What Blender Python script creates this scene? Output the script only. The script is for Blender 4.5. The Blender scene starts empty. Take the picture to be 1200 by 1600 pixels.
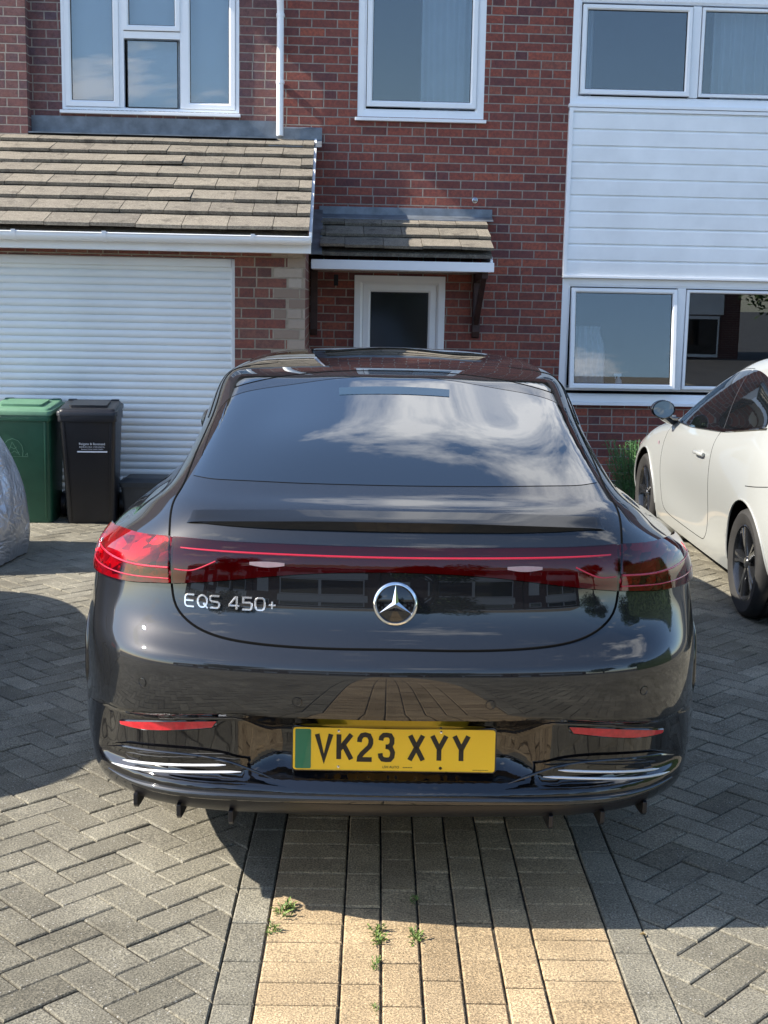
import bpy, bmesh, math, random
import numpy as np
from mathutils import Vector, Matrix, Euler
from mathutils.bvhtree import BVHTree
random.seed(7); rng = np.random.default_rng(7)
S = bpy.context.scene
COL = S.collection
R = math.radians

# ------------------------------------------------------------------ camera
cam_d = bpy.data.cameras.new('camera'); cam = bpy.data.objects.new('camera', cam_d); COL.objects.link(cam)
F_PX, YAW, PITCH, ROLL, CAM_H = 2000.0, 2.5, 9.5, 1.1, 1.65
cam_d.sensor_fit = 'VERTICAL'; cam_d.sensor_height = 32.0; cam_d.lens = F_PX/1600*32.0
cam_d.clip_start = 0.05; cam_d.clip_end = 2000
def cam_axes():
    y, p, r = R(YAW), R(PITCH), R(ROLL)
    f = Vector((math.sin(y)*math.cos(p), math.cos(y)*math.cos(p), -math.sin(p)))
    rt = Vector((math.cos(y), -math.sin(y), 0)); u = rt.cross(f)
    return math.cos(r)*rt + math.sin(r)*u, -math.sin(r)*rt + math.cos(r)*u, f
RT, UP, FW = cam_axes()
cam.matrix_world = Matrix(((RT.x, UP.x, -FW.x, 0), (RT.y, UP.y, -FW.y, 0), (RT.z, UP.z, -FW.z, CAM_H), (0, 0, 0, 1)))
S.camera = cam

# ------------------------------------------------------------------ light
SUN = Vector((1.0, 0.08, -0.80)).normalized()          # direction the light travels
sun_d = bpy.data.lights.new('sun', 'SUN'); sun = bpy.data.objects.new('sun', sun_d); COL.objects.link(sun)
sun_d.energy = 5.0; sun_d.angle = R(0.5); sun_d.color = (1.0, 0.93, 0.82)
sun.rotation_euler = SUN.to_track_quat('-Z', 'Y').to_euler()
sun.location = (-12, 0, 12)
to_sun = -SUN
elev = math.asin(to_sun.z); azim = math.atan2(to_sun.x, to_sun.y)
w = bpy.data.worlds.new('World'); S.world = w; w.use_nodes = True
wn = w.node_tree; wn.nodes.clear()
def wnode(t, **k):
    n = wn.nodes.new(t)
    for a, b in k.items(): setattr(n, a, b)
    return n
sky = wnode('ShaderNodeTexSky', sky_type='NISHITA', sun_disc=False); sky.sun_elevation = elev; sky.sun_rotation = azim
sky.air_density = 1.0; sky.dust_density = 0.8; sky.ozone_density = 3.0
tc = wnode('ShaderNodeTexCoord'); sep = wnode('ShaderNodeSeparateXYZ'); wn.links.new(tc.outputs['Generated'], sep.inputs[0])
def wm(op, a, b=None, c=None):
    n = wnode('ShaderNodeMath', operation=op)
    for i, v in enumerate((a, b, c)):
        if v is None: continue
        if isinstance(v, (int, float)): n.inputs[i].default_value = v
        else: wn.links.new(v, n.inputs[i])
    return n.outputs[0]
zz = wm('MAXIMUM', wm('ADD', sep.outputs['Z'], 0.12), 0.03)
comb = wnode('ShaderNodeCombineXYZ'); wn.links.new(wm('DIVIDE', sep.outputs['Y'], zz), comb.inputs[0]); wn.links.new(wm('MULTIPLY', wm('DIVIDE', sep.outputs['X'], zz), -1.0), comb.inputs[1]); comb.inputs[2].default_value = 12.3
nz = wnode('ShaderNodeTexNoise'); nz.inputs['Scale'].default_value = 1.5; nz.inputs['Detail'].default_value = 9; nz.inputs['Roughness'].default_value = 0.63; nz.inputs['Distortion'].default_value = 0.25
wn.links.new(comb.outputs[0], nz.inputs['Vector'])
rmp = wnode('ShaderNodeValToRGB'); rmp.color_ramp.elements[0].position = 0.572; rmp.color_ramp.elements[0].color = (0, 0, 0, 1); rmp.color_ramp.elements[1].position = 0.668; rmp.color_ramp.elements[1].color = (1, 1, 1, 1)
wn.links.new(nz.outputs['Fac'], rmp.inputs[0])
hz = wm('MULTIPLY', rmp.outputs[0], wm('MINIMUM', wm('MAXIMUM', wm('MULTIPLY', sep.outputs['Z'], 9.0), 0.0), 1.0))
mx = wnode('ShaderNodeMixRGB'); wn.links.new(wm('MULTIPLY', hz, 0.9), mx.inputs[0]); wn.links.new(sky.outputs[0], mx.inputs[1]); mx.inputs[2].default_value = (7.6, 7.7, 7.9, 1)
bg = wnode('ShaderNodeBackground'); bg.inputs['Strength'].default_value = 0.14; wn.links.new(mx.outputs[0], bg.inputs[0])
wo = wnode('ShaderNodeOutputWorld'); wn.links.new(bg.outputs[0], wo.inputs[0])
S.view_settings.view_transform = 'Standard'; S.view_settings.look = 'None'; S.view_settings.gamma = 1.0
S.view_settings.exposure = 1.06
S.cycles.max_bounces = 8; S.cycles.transparent_max_bounces = 12

# ------------------------------------------------------------------ material helpers
class N:
    """small node-graph helper"""
    def __init__(s, name):
        s.m = bpy.data.materials.new(name); s.m.use_nodes = True; s.t = s.m.node_tree; s.t.nodes.clear()
        s.out = s.t.nodes.new('ShaderNodeOutputMaterial')
    def n(s, t, ins=None, **k):
        q = s.t.nodes.new(t)
        for a, b in k.items(): setattr(q, a, b)
        for a, b in (ins or {}).items(): s.set(q.inputs[a], b)
        return q
    def set(s, sock, v):
        if isinstance(v, bpy.types.NodeSocket): s.t.links.new(v, sock)
        else: sock.default_value = v
    def math(s, op, a, b=None, c=None):
        q = s.t.nodes.new('ShaderNodeMath'); q.operation = op
        for i, v in enumerate((a, b, c)):
            if v is not None: s.set(q.inputs[i], v)
        return q.outputs[0]
    def mix(s, f, a, b, mode='MIX'):
        q = s.t.nodes.new('ShaderNodeMixRGB'); q.blend_type = mode
        s.set(q.inputs[0], f); s.set(q.inputs[1], a); s.set(q.inputs[2], b); return q.outputs[0]
    def noise(s, scale, detail=4, rough=0.55, vec=None, dist=0.0):
        q = s.n('ShaderNodeTexNoise', {'Scale': scale, 'Detail': detail, 'Roughness': rough, 'Distortion': dist})
        if vec is not None: s.set(q.inputs['Vector'], vec)
        return q.outputs['Fac']
    def ramp(s, f, stops):
        q = s.t.nodes.new('ShaderNodeValToRGB'); cr = q.color_ramp
        while len(cr.elements) < len(stops): cr.elements.new(0.5)
        for e, (p, c) in zip(cr.elements, stops):
            e.position = p; e.color = (*c, 1) if len(c) == 3 else c
        s.set(q.inputs[0], f); return q.outputs[0]
    def pos(s): return s.n('ShaderNodeNewGeometry').outputs['Position']
    def obj(s): return s.n('ShaderNodeTexCoord').outputs['Object']
    def xyz(s, v):
        q = s.n('ShaderNodeSeparateXYZ'); s.set(q.inputs[0], v); return q.outputs
    def vec(s, x, y, z):
        q = s.n('ShaderNodeCombineXYZ'); s.set(q.inputs[0], x); s.set(q.inputs[1], y); s.set(q.inputs[2], z); return q.outputs[0]
    def bump(s, h, strength=0.3, dist=0.01, normal=None):
        q = s.n('ShaderNodeBump', {'Strength': strength, 'Distance': dist}); s.set(q.inputs['Height'], h)
        if normal is not None: s.set(q.inputs['Normal'], normal)
        return q.outputs[0]
    def bsdf(s, color=(0.5, 0.5, 0.5, 1), rough=0.5, metal=0.0, normal=None, coat=0.0, coat_rough=0.03, spec=0.5, **k):
        q = s.n('ShaderNodeBsdfPrincipled')
        if isinstance(color, tuple) and len(color) == 3: color = (*color, 1)
        s.set(q.inputs['Base Color'], color); s.set(q.inputs['Roughness'], rough); s.set(q.inputs['Metallic'], metal)
        s.set(q.inputs['Coat Weight'], coat); s.set(q.inputs['Coat Roughness'], coat_rough); s.set(q.inputs['Specular IOR Level'], spec)
        if normal is not None: s.set(q.inputs['Normal'], normal)
        for a, b in k.items(): s.set(q.inputs[a.replace('_', ' ')], b)
        s.last = q; return q.outputs[0]
    def done(s, shader): s.t.links.new(shader, s.out.inputs[0]); return s.m

def c4(c): return (*c, 1) if len(c) == 3 else c
def simple(name, color, rough=0.5, metal=0.0, coat=0.0, var=0.12, nscale=9.0, bump=0.0, bscale=60.0, spec=0.5):
    s = N(name); o = s.obj()
    f = s.noise(nscale, 5, 0.6, o)
    dark = tuple(v*(1-var) for v in color); lite = tuple(min(1, v*(1+var)) for v in color)
    col = s.ramp(f, [(0.3, dark), (0.7, lite)])
    nrm = s.bump(s.noise(bscale, 3, 0.6, o), bump, 0.004) if bump else None
    return s.done(s.bsdf(col, rough, metal, nrm, coat, spec=spec))

M = {}
def mk_brick(name, tones, pale_from=None, mortar=(0.43, 0.38, 0.33), seed=0.0, rowoff=0.0, xoff=0.0):
    s = N(name); p = s.xyz(s.pos())
    u = s.math('ADD', s.math('ADD', p[0], p[1]), 20.0 + xoff); v = s.math('ADD', p[2], 3.0 + rowoff)
    r = s.math('DIVIDE', v, 0.075); row = s.math('FLOOR', r); fz = s.math('SUBTRACT', r, row)
    half = s.math('MULTIPLY', s.math('MODULO', row, 2.0), 0.5)
    jit = s.n('ShaderNodeTexWhiteNoise', {'W': row}, noise_dimensions='1D').outputs['Value']
    c = s.math('ADD', s.math('DIVIDE', u, 0.225), s.math('ADD', half, s.math('MULTIPLY', jit, 0.10)))
    col = s.math('FLOOR', c); fx = s.math('SUBTRACT', c, col)
    # some stretchers are two headers
    wn_ = s.n('ShaderNodeTexWhiteNoise', noise_dimensions='3D'); s.set(wn_.inputs['Vector'], s.vec(col, row, seed))
    hdr = s.math('GREATER_THAN', wn_.outputs['Value'], 0.86)
    fx2 = s.math('FRACT', s.math('MULTIPLY', fx, 2.0))
    wob = s.math('MULTIPLY', s.math('SUBTRACT', s.noise(28, 3, 0.6, s.pos()), 0.5), 0.05)
    ex = s.math('MULTIPLY', s.math('MINIMUM', fx, s.math('SUBTRACT', 1.0, fx)), 0.225)
    ex2 = s.math('MULTIPLY', s.math('MINIMUM', fx2, s.math('SUBTRACT', 1.0, fx2)), 0.1125)
    exx = s.math('ADD', s.math('MULTIPLY', ex, s.math('SUBTRACT', 1.0, hdr)), s.math('MULTIPLY', s.math('MINIMUM', ex, ex2), hdr))
    ez = s.math('MULTIPLY', s.math('MINIMUM', fz, s.math('SUBTRACT', 1.0, fz)), 0.075)
    e = s.math('ADD', s.math('MINIMUM', exx, ez), s.math('MULTIPLY', wob, 0.08))
    inb = s.n('ShaderNodeMapRange', {'From Min': 0.0035, 'From Max': 0.0065}); s.set(inb.inputs['Value'], e); inb = inb.outputs[0]
    hx = s.math('FLOOR', s.math('MULTIPLY', fx, 2.0))
    sub = s.math('MULTIPLY', hx, hdr)
    wn2 = s.n('ShaderNodeTexWhiteNoise', noise_dimensions='3D'); s.set(wn2.inputs['Vector'], s.vec(s.math('ADD', col, s.math('MULTIPLY', sub, 0.37)), row, seed+4.2))
    base = s.ramp(wn2.outputs['Value'], tones)
    mott = s.noise(38, 5, 0.7, s.pos()); base = s.mix(s.math('MULTIPLY', s.ramp(mott, [(0.38, (0, 0, 0)), (0.62, (1, 1, 1))]), 0.55), base, (0.075, 0.04, 0.045, 1)); m2 = s.noise(9, 4, 0.6, s.pos()); base = s.mix(s.math('MULTIPLY', s.ramp(m2, [(0.45, (0, 0, 0)), (0.7, (1, 1, 1))]), 0.35), base, (0.30, 0.11, 0.075, 1))
    fine = s.noise(230, 2, 0.7, s.pos()); base = s.mix(0.35, base, s.ramp(fine, [(0.3, (0.25, 0.25, 0.25)), (0.7, (0.85, 0.8, 0.8))]), 'OVERLAY')
    if pale_from is not None:
        # the paler bricks set as quoins up the corner, a whole one and a half one by turns
        lim = s.math('ADD', pale_from, s.math('MULTIPLY', s.math('MODULO', row, 2.0), 0.108))
        isp = s.math('GREATER_THAN', p[0], lim)
        isp = s.math('MULTIPLY', isp, s.math('GREATER_THAN', s.math('ABSOLUTE', s.n('ShaderNodeNewGeometry').outputs['Normal'] and s.xyz(s.n('ShaderNodeNewGeometry').outputs['Normal'])[1]), 0.5))
        pc = s.ramp(wn2.outputs['Value'], [(0.0, (0.24, 0.165, 0.12)), (0.5, (0.38, 0.30, 0.23)), (1.0, (0.52, 0.45, 0.37))])
        pc = s.mix(s.math('MULTIPLY', mott, 0.5), pc, (0.22, 0.17, 0.14, 1))
        base = s.mix(isp, base, pc)
        cutx = s.math('ABSOLUTE', s.math('SUBTRACT', p[0], lim))
        inb = s.math('MULTIPLY', inb, s.math('GREATER_THAN', cutx, 0.005))
    mort = s.mix(s.noise(22, 4, 0.6, s.pos()), tuple(v*0.45 for v in mortar)+(1,), tuple(v*1.15 for v in mortar)+(1,))
    colr = s.mix(inb, mort, base)
    big = s.noise(0.9, 3, 0.5, s.pos()); colr = s.mix(s.math('MULTIPLY', big, 0.28), colr, (0.10, 0.07, 0.065, 1))
    h = s.math('ADD', s.math('MULTIPLY', inb, 0.6), s.math('MULTIPLY', s.noise(120, 4, 0.75, s.pos()), 0.55))
    nb = s.bump(h, 0.9, 0.008)
    return s.done(s.bsdf(colr, 0.88, 0, nb, spec=0.25))
M['brick'] = mk_brick('red_brick', [(0.0, (0.175, 0.057, 0.048)), (0.25, (0.269, 0.081, 0.062)), (0.5, (0.347, 0.097, 0.066)), (0.72, (0.136, 0.058, 0.065)), (0.88, (0.442, 0.122, 0.073)), (1.0, (0.316, 0.114, 0.081))])
M['brick_l'] = mk_brick('purple_brick', [(0.0, (0.156, 0.085, 0.091)), (0.3, (0.221, 0.104, 0.098)), (0.55, (0.130, 0.091, 0.111)), (0.8, (0.260, 0.124, 0.104)), (1.0, (0.182, 0.091, 0.091))], seed=9, xoff=.07)
M['brick_g'] = mk_brick('garage_brick', [(0.0, (0.17, 0.06, 0.045)), (0.3, (0.25, 0.08, 0.055)), (0.5, (0.12, 0.06, 0.05)), (0.75, (0.30, 0.11, 0.07)), (1.0, (0.20, 0.10, 0.075))], pale_from=-0.43, mortar=(0.40, 0.34, 0.26), seed=5, rowoff=.02, xoff=.04)
M['upvc'] = simple('white_upvc', (0.88, 0.90, 0.92), 0.28, var=0.03, nscale=3)
M['fascia'] = simple('white_fascia', (0.88, 0.90, 0.91), 0.35, var=0.07, nscale=2.5)
M['lead'] = simple('lead_sheet', (0.16, 0.18, 0.205), 0.42, metal=0.35, var=0.35, nscale=7, bump=0.35, bscale=9)
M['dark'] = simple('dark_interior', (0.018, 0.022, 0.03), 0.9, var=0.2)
M['gasket'] = simple('black_rubber', (0.012, 0.012, 0.013), 0.55, var=0.1)
M['curtain'] = simple('curtain_cloth', (0.62, 0.64, 0.66), 0.9, var=0.08, nscale=3)
M['brown'] = simple('brown_timber', (0.045, 0.022, 0.02), 0.6, var=0.3, nscale=12, bump=0.3)
M['plastic_black'] = simple('black_plastic', (0.012, 0.012, 0.015), 0.38, var=0.2, nscale=5, bump=0.15, bscale=140)
M['plastic_green'] = simple('green_plastic', (0.018, 0.085, 0.048), 0.42, var=0.18, nscale=4, bump=0.15, bscale=140)
M['plastic_green_lid'] = simple('faded_green_lid', (0.10, 0.22, 0.13), 0.5, var=0.15, nscale=5, bump=0.2, bscale=90)
M['print'] = simple('white_print', (0.75, 0.76, 0.78), 0.6, var=0.05)
M['print_g'] = simple('pale_green_print', (0.12, 0.25, 0.16), 0.6, var=0.1)
M['tyre'] = simple('tyre_rubber', (0.022, 0.021, 0.020), 0.78, var=0.25, nscale=14, bump=0.25, bscale=120)
M['chrome'] = simple('chrome', (0.86, 0.87, 0.88), 0.06, metal=1.0, var=0.01)
M['alloy_dark'] = simple('dark_alloy', (0.04, 0.042, 0.046), 0.22, metal=0.6, coat=0.6, var=0.1)
M['alloy'] = simple('silver_alloy', (0.45, 0.46, 0.48), 0.25, metal=0.9, var=0.1)
M['gloss_black'] = simple('gloss_black_trim', (0.004, 0.004, 0.005), 0.045, coat=1.0, var=0.05)
M['seam'] = simple('seam_black', (0.002, 0.002, 0.002), 0.9, var=0.0, spec=0.1)
M['soil'] = simple('soil', (0.06, 0.045, 0.03), 0.95, var=0.4, nscale=20, bump=0.6, bscale=40)

def mk_tiles(name='roof_tile', base=((0.17, 0.153, 0.13), (0.33, 0.292, 0.235))):
    s = N(name); p = s.pos()
    at = s.n('ShaderNodeAttribute', attribute_name='tone').outputs['Fac']
    col = s.mix(at, c4(base[0]), c4(base[1]))
    lich = s.ramp(s.noise(16, 6, 0.75, p), [(0.50, (0, 0, 0)), (0.62, (1, 1, 1))]); col = s.mix(s.math('MULTIPLY', lich, 0.45), col, (0.36, 0.33, 0.26, 1))
    moss = s.ramp(s.noise(7, 7, 0.75, p, ), [(0.52, (0, 0, 0)), (0.66, (1, 1, 1))]); col = s.mix(s.math('MULTIPLY', moss, 0.6), col, (0.06, 0.055, 0.045, 1))
    spk = s.ramp(s.noise(95, 3, 0.7, p), [(0.40, (0.45, 0.43, 0.4)), (0.62, (1, 1, 1))]); col = s.mix(0.75, col, spk, 'MULTIPLY')
    return s.done(s.bsdf(col, 0.92, 0, s.bump(s.noise(110, 4, 0.7, p), 0.6, 0.006), spec=0.2))
M['tile'] = mk_tiles()
def mk_paver(name, lo, hi, speck):
    s = N(name); p = s.pos()
    at = s.n('ShaderNodeAttribute', attribute_name='tone').outputs['Fac']
    col = s.mix(at, c4(lo), c4(hi))
    pat = s.ramp(s.noise(5.0, 5, 0.65, p), [(0.35, (0.74, 0.73, 0.72)), (0.65, (1.08, 1.07, 1.04))]); col = s.mix(0.8, col, pat, 'MULTIPLY')
    st_ = s.ramp(s.noise(0.9, 6, 0.7, p), [(0.42, (1, 1, 1)), (0.60, (0.70, 0.69, 0.67))]); col = s.mix(0.9, col, st_, 'MULTIPLY'); mo_ = s.ramp(s.noise(26, 4, 0.7, p), [(0.60, (0, 0, 0)), (0.70, (1, 1, 1))]); col = s.mix(s.math('MULTIPLY', mo_, .3), col, (0.07, 0.068, 0.055, 1))
    agg = s.ramp(s.noise(185, 3, 0.75, p), [(0.34, (0.30, 0.29, 0.27)), (0.50, (0.95, 0.95, 0.95)), (0.66, (1.75, 1.70, 1.60))]); col = s.mix(0.85, col, agg, 'MULTIPLY')
    v = s.n('ShaderNodeTexVoronoi', {'Scale': 95.0}); s.set(v.inputs['Vector'], p)
    wv = s.math('LESS_THAN', v.outputs['Distance'], 0.20); sel = s.math('GREATER_THAN', s.xyz(v.outputs['Color'])[0], 0.80)
    col = s.mix(s.math('MULTIPLY', s.math('MULTIPLY', wv, sel), 0.5), col, c4(speck))
    h = s.math('ADD', s.noise(150, 4, 0.8, p), s.math('MULTIPLY', s.noise(40, 3, 0.6, p), 0.6))
    return s.done(s.bsdf(col, 0.9, 0, s.bump(h, 0.8, 0.006), spec=0.25))
M['paver'] = mk_paver('grey_paver', (0.180, 0.168, 0.134), (0.305, 0.288, 0.235), (0.62, 0.60, 0.56))
M['paver_tan'] = mk_paver('tan_paver', (0.41, 0.305, 0.185), (0.60, 0.465, 0.295), (0.70, 0.6, 0.42))
s = N('joint_sand'); p = s.pos()
M['joint'] = s.done(s.bsdf(s.ramp(s.noise(30, 5, 0.7, p), [(0.35, (0.015, 0.013, 0.010)), (0.50, (0.045, 0.038, 0.028)), (0.62, (0.11, 0.095, 0.065)), (0.74, (0.045, 0.06, 0.02))]), 0.95, 0, s.bump(s.noise(120, 3, 0.7, p), 0.8, 0.01)))
s = N('ground_asphalt'); p = s.pos()
M['ground'] = s.done(s.bsdf(s.ramp(s.noise(0.6, 6, 0.6, p), [(0.3, (0.04, 0.04, 0.042)), (0.7, (0.075, 0.073, 0.07))]), 0.9, 0, s.bump(s.noise(90, 3, 0.7, p), 0.6, 0.008)))

def mk_glass(name, tint=(0.75, 0.8, 0.84), refl=1.0, ior=1.52, rough=0.0):
    s = N(name)
    fr = s.n('ShaderNodeFresnel', {'IOR': ior}).outputs[0]
    g = s.n('ShaderNodeBsdfGlossy', {'Roughness': rough, 'Color': (1, 1, 1, 1)}).outputs[0]
    t = s.n('ShaderNodeBsdfTransparent', {'Color': c4(tint)}).outputs[0]
    q = s.n('ShaderNodeMixShader'); s.set(q.inputs[0], s.math('MINIMUM', s.math('MULTIPLY', fr, refl), 1.0)); s.set(q.inputs[1], t); s.set(q.inputs[2], g)
    return s.done(q.outputs[0])
M['glass'] = mk_glass('window_glass', (0.80, 0.85, 0.89), 2.2)
M['glass_front'] = mk_glass('obscure_glass', (0.42, 0.46, 0.48), 1.6, rough=0.12)
M['red_lens'] = mk_glass('red_lens', (0.66, 0.03, 0.085), 1.1)
M['mirror'] = simple('mirror_glass', (0.5, 0.55, 0.55), 0.02, metal=1.0, var=0.0)
def mk_tint(name, col=(0.006, 0.008, 0.010)):
    s = N(name); return s.done(s.bsdf(col, 0.02, 0, None, 0.8, 0.0, spec=0.7))
M['satin'] = simple('satin_trim', (0.80, 0.81, 0.83), 0.34, metal=0.4, var=0.01)
M['badge'] = simple('badge_chrome', (0.88, 0.88, 0.9), 0.16, metal=0.85, var=0.01)
M['tint'] = mk_tint('dark_tinted_glass')
def mk_paint(name, col, flake, metal=0.6, rough=0.32, spec=0.5, ior=1.5):
    s = N(name); o = s.obj()
    v = s.n('ShaderNodeTexVoronoi', {'Scale': 900.0}); s.set(v.inputs['Vector'], o)
    cc = s.mix(s.math('MULTIPLY', s.xyz(v.outputs['Color'])[0], 0.5), c4(col), c4(flake))
    return s.done(s.bsdf(cc, rough, metal, None, 1.0, 0.004, spec=spec, Coat_IOR=ior))
M['paint'] = mk_paint('graphite_black_paint', (0.005, 0.0055, 0.0065), (0.018, 0.0195, 0.022), 0.0, 0.5, 0.12, 1.75)
M['lip'] = mk_paint('spoiler_black', (0.006, 0.0065, 0.0075), (0.014, 0.015, 0.017), 0.0, 0.4, 0.1, 1.28)
M['paint_white'] = mk_paint('pearl_white_paint', (0.31, 0.32, 0.305), (0.38, 0.39, 0.375), 0.0, 0.4)
M['paint_blue'] = mk_paint('dark_blue_paint', (0.02, 0.03, 0.07), (0.05, 0.07, 0.12), 0.5, 0.35)
M['red_refl'] = simple('red_reflector', (0.55, 0.015, 0.025), 0.15, coat=1.0, var=0.2, nscale=60, bump=0.3, bscale=200)
M['red_house'] = simple('lamp_housing', (0.50, 0.20, 0.22), 0.28, metal=0.5, var=0.35, nscale=18)
M['red_dark'] = simple('lamp_housing_dark', (0.34, 0.14, 0.20), 0.35, metal=0.2, var=0.2, nscale=8)
s = N('light_guide'); M['red_guide'] = s.done(s.bsdf((0.46, 0.012, 0.034), 0.25, 0, coat=0.5))
M['clear_lamp'] = simple('clear_lamp', (0.28, 0.20, 0.22), 0.35, var=0.1, nscale=90)
M['plate_y'] = simple('yellow_plate', (0.98, 0.57, 0.02), 0.4, var=0.03, coat=0.15)
M['plate_g'] = simple('green_flash', (0.004, 0.16, 0.07), 0.3, var=0.03, coat=0.6)
M['plate_k'] = simple('plate_black', (0.008, 0.008, 0.008), 0.3, var=0.0)
def mk_leaf(name, a, b):
    s = N(name); at = s.n('ShaderNodeAttribute', attribute_name='tone').outputs['Fac']
    return s.done(s.bsdf(s.mix(at, c4(a), c4(b)), 0.5, 0, spec=0.4, Transmission_Weight=0.0))
M['leaf'] = mk_leaf('leaf_green', (0.03, 0.065, 0.018), (0.09, 0.15, 0.04))
M['leaf_weed'] = mk_leaf('weed_green', (0.06, 0.12, 0.02), (0.19, 0.26, 0.06))
M['leaf_shrub'] = mk_leaf('shrub_green', (0.035, 0.10, 0.035), (0.10, 0.22, 0.07))
M['flower'] = mk_leaf('yellow_flower', (0.45, 0.5, 0.06), (0.6, 0.6, 0.10))
M['bark'] = simple('bark', (0.08, 0.06, 0.045), 0.9, var=0.3, bump=0.6, bscale=20)

# ------------------------------------------------------------------ mesh helpers
def tag(o, label, cat, group=None, kind=None):
    if label: o['label'] = label
    if cat: o['category'] = cat
    if group: o['group'] = group
    if kind: o['kind'] = kind
    return o
def thing(name, label, cat, loc=(0, 0, 0), rz=0, group=None):
    o = bpy.data.objects.new(name, None); COL.objects.link(o); o.location = loc; o.rotation_euler = (0, 0, rz)
    o.empty_display_size = 0.2
    return tag(o, label, cat, group)
def mesh(name, verts, faces, mat, parent=None, smooth=False, tones=None, mats=None, label=None):
    me = bpy.data.meshes.new(name); me.from_pydata([tuple(map(float, v)) for v in verts], [], faces); me.update()
    for m in (mats or [mat]): me.materials.append(M[m] if isinstance(m, str) else m)
    if tones is not None:
        a = me.attributes.new('tone', 'FLOAT', 'FACE'); a.data.foreach_set('value', np.asarray(tones, dtype=np.float32))
    if smooth: me.polygons.foreach_set('use_smooth', [True]*len(me.polygons))
    o = bpy.data.objects.new(name, me); COL.objects.link(o)
    if parent is not None: o.parent = parent
    if label: o['label'] = label
    return o
class MB:
    def __init__(s): s.v = []; s.f = []; s.t = []; s.mi = []
    def add(s, vs, fs, tone=0.5, mi=0):
        b = len(s.v); s.v += [tuple(v) for v in vs]; s.f += [tuple(i+b for i in f) for f in fs]; s.t += [tone]*len(fs); s.mi += [mi]*len(fs); return s
    def box(s, x0, x1, y0, y1, z0, z1, tone=0.5, mi=0, mat=None):
        vs = [Vector((x, y, z)) for z in (z0, z1) for y in (y0, y1) for x in (x0, x1)]
        if mat is not None: vs = [mat @ v for v in vs]
        return s.add(vs, [(0, 2, 3, 1), (4, 5, 7, 6), (0, 1, 5, 4), (2, 6, 7, 3), (0, 4, 6, 2), (1, 3, 7, 5)], tone, mi)
    def prism(s, poly, h0, h1, axis='z', tone=0.5, mi=0):
        """poly: 2-D points; extruded along axis between h0 and h1"""
        def P(a, b, h): return {'z': (a, b, h), 'y': (a, h, b), 'x': (h, a, b)}[axis]
        n = len(poly); vs = [P(a, b, h0) for a, b in poly] + [P(a, b, h1) for a, b in poly]
        fs = [tuple(range(n-1, -1, -1)), tuple(range(n, 2*n))] + [(i, (i+1) % n, n+(i+1) % n, n+i) for i in range(n)]
        return s.add(vs, fs, tone, mi)
    def tube(s, pts, r, n=8, tone=0.5, closed=False, cap=True, mi=0):
        pts = [Vector(p) for p in pts]; m = len(pts); rs = r if isinstance(r, (list, tuple)) else [r]*m
        ring = []; prev = None
        for i, p in enumerate(pts):
            if closed: t = pts[(i+1) % m]-pts[i-1]
            else: t = pts[min(i+1, m-1)]-pts[max(i-1, 0)]
            t.normalize()
            if prev is None:
                a = Vector((0, 0, 1)) if abs(t.z) < 0.9 else Vector((1, 0, 0)); u = t.cross(a).normalized()
            else: u = (prev - t*prev.dot(t)).normalized()
            prev = u; b = t.cross(u)
            ring.append([p + (u*math.cos(2*math.pi*k/n) + b*math.sin(2*math.pi*k/n))*rs[i] for k in range(n)])
        vs = [v for g in ring for v in g]; fs = []
        for i in range(m if closed else m-1):
            j = (i+1) % m
            for k in range(n): fs.append((i*n+k, i*n+(k+1) % n, j*n+(k+1) % n, j*n+k))
        if cap and not closed: fs += [tuple(range(n-1, -1, -1)), tuple((m-1)*n+k for k in range(n))]
        return s.add(vs, fs, tone, mi)
    def lathe(s, prof, n=32, axis='z', c=(0, 0, 0), tone=0.5, mi=0, closed=False):
        """prof: (radius, height) pairs"""
        vs = []
        for r, h in prof:
            for k in range(n):
                a = 2*math.pi*k/n; x, y = r*math.cos(a), r*math.sin(a)
                vs.append({'z': (c[0]+x, c[1]+y, c[2]+h), 'x': (c[0]+h, c[1]+x, c[2]+y), 'y': (c[0]+x, c[1]+h, c[2]+y)}[axis])
        m = len(prof); fs = []
        for i in range(m if closed else m-1):
            j = (i+1) % m
            for k in range(n): fs.append((i*n+k, i*n+(k+1) % n, j*n+(k+1) % n, j*n+k))
        return s.add(vs, fs, tone, mi)
    def build(s, name, mat, parent=None, smooth=False, bevel=0.0, mats=None, label=None):
        o = mesh(name, s.v, s.f, mat, parent, smooth, s.t, mats, label)
        if mats: o.data.polygons.foreach_set('material_index', s.mi)
        bm = bmesh.new(); bm.from_mesh(o.data); bmesh.ops.recalc_face_normals(bm, faces=bm.faces)
        if bevel: bmesh.ops.bevel(bm, geom=[e for e in bm.edges if len(e.link_faces) == 2 and e.calc_face_angle(0) > 0.6], offset=bevel, segments=2, profile=0.6, affect='EDGES', clamp_overlap=True)
        bm.to_mesh(o.data); bm.free()
        if smooth: auto_smooth(o)
        return o
def auto_smooth(o, ang=40):
    me = o.data; me.polygons.foreach_set('use_smooth', [True]*len(me.polygons))
    bm = bmesh.new(); bm.from_mesh(me)
    for e in bm.edges: e.smooth = not (len(e.link_faces) == 2 and e.calc_face_angle(0) > R(ang))
    bm.to_mesh(me); bm.free()
def copy_tree(o, parent=None):
    c = o.copy(); COL.objects.link(c)
    if parent is not None: c.parent = parent
    for ch in list(o.children): copy_tree(ch, c)
    return c
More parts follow.
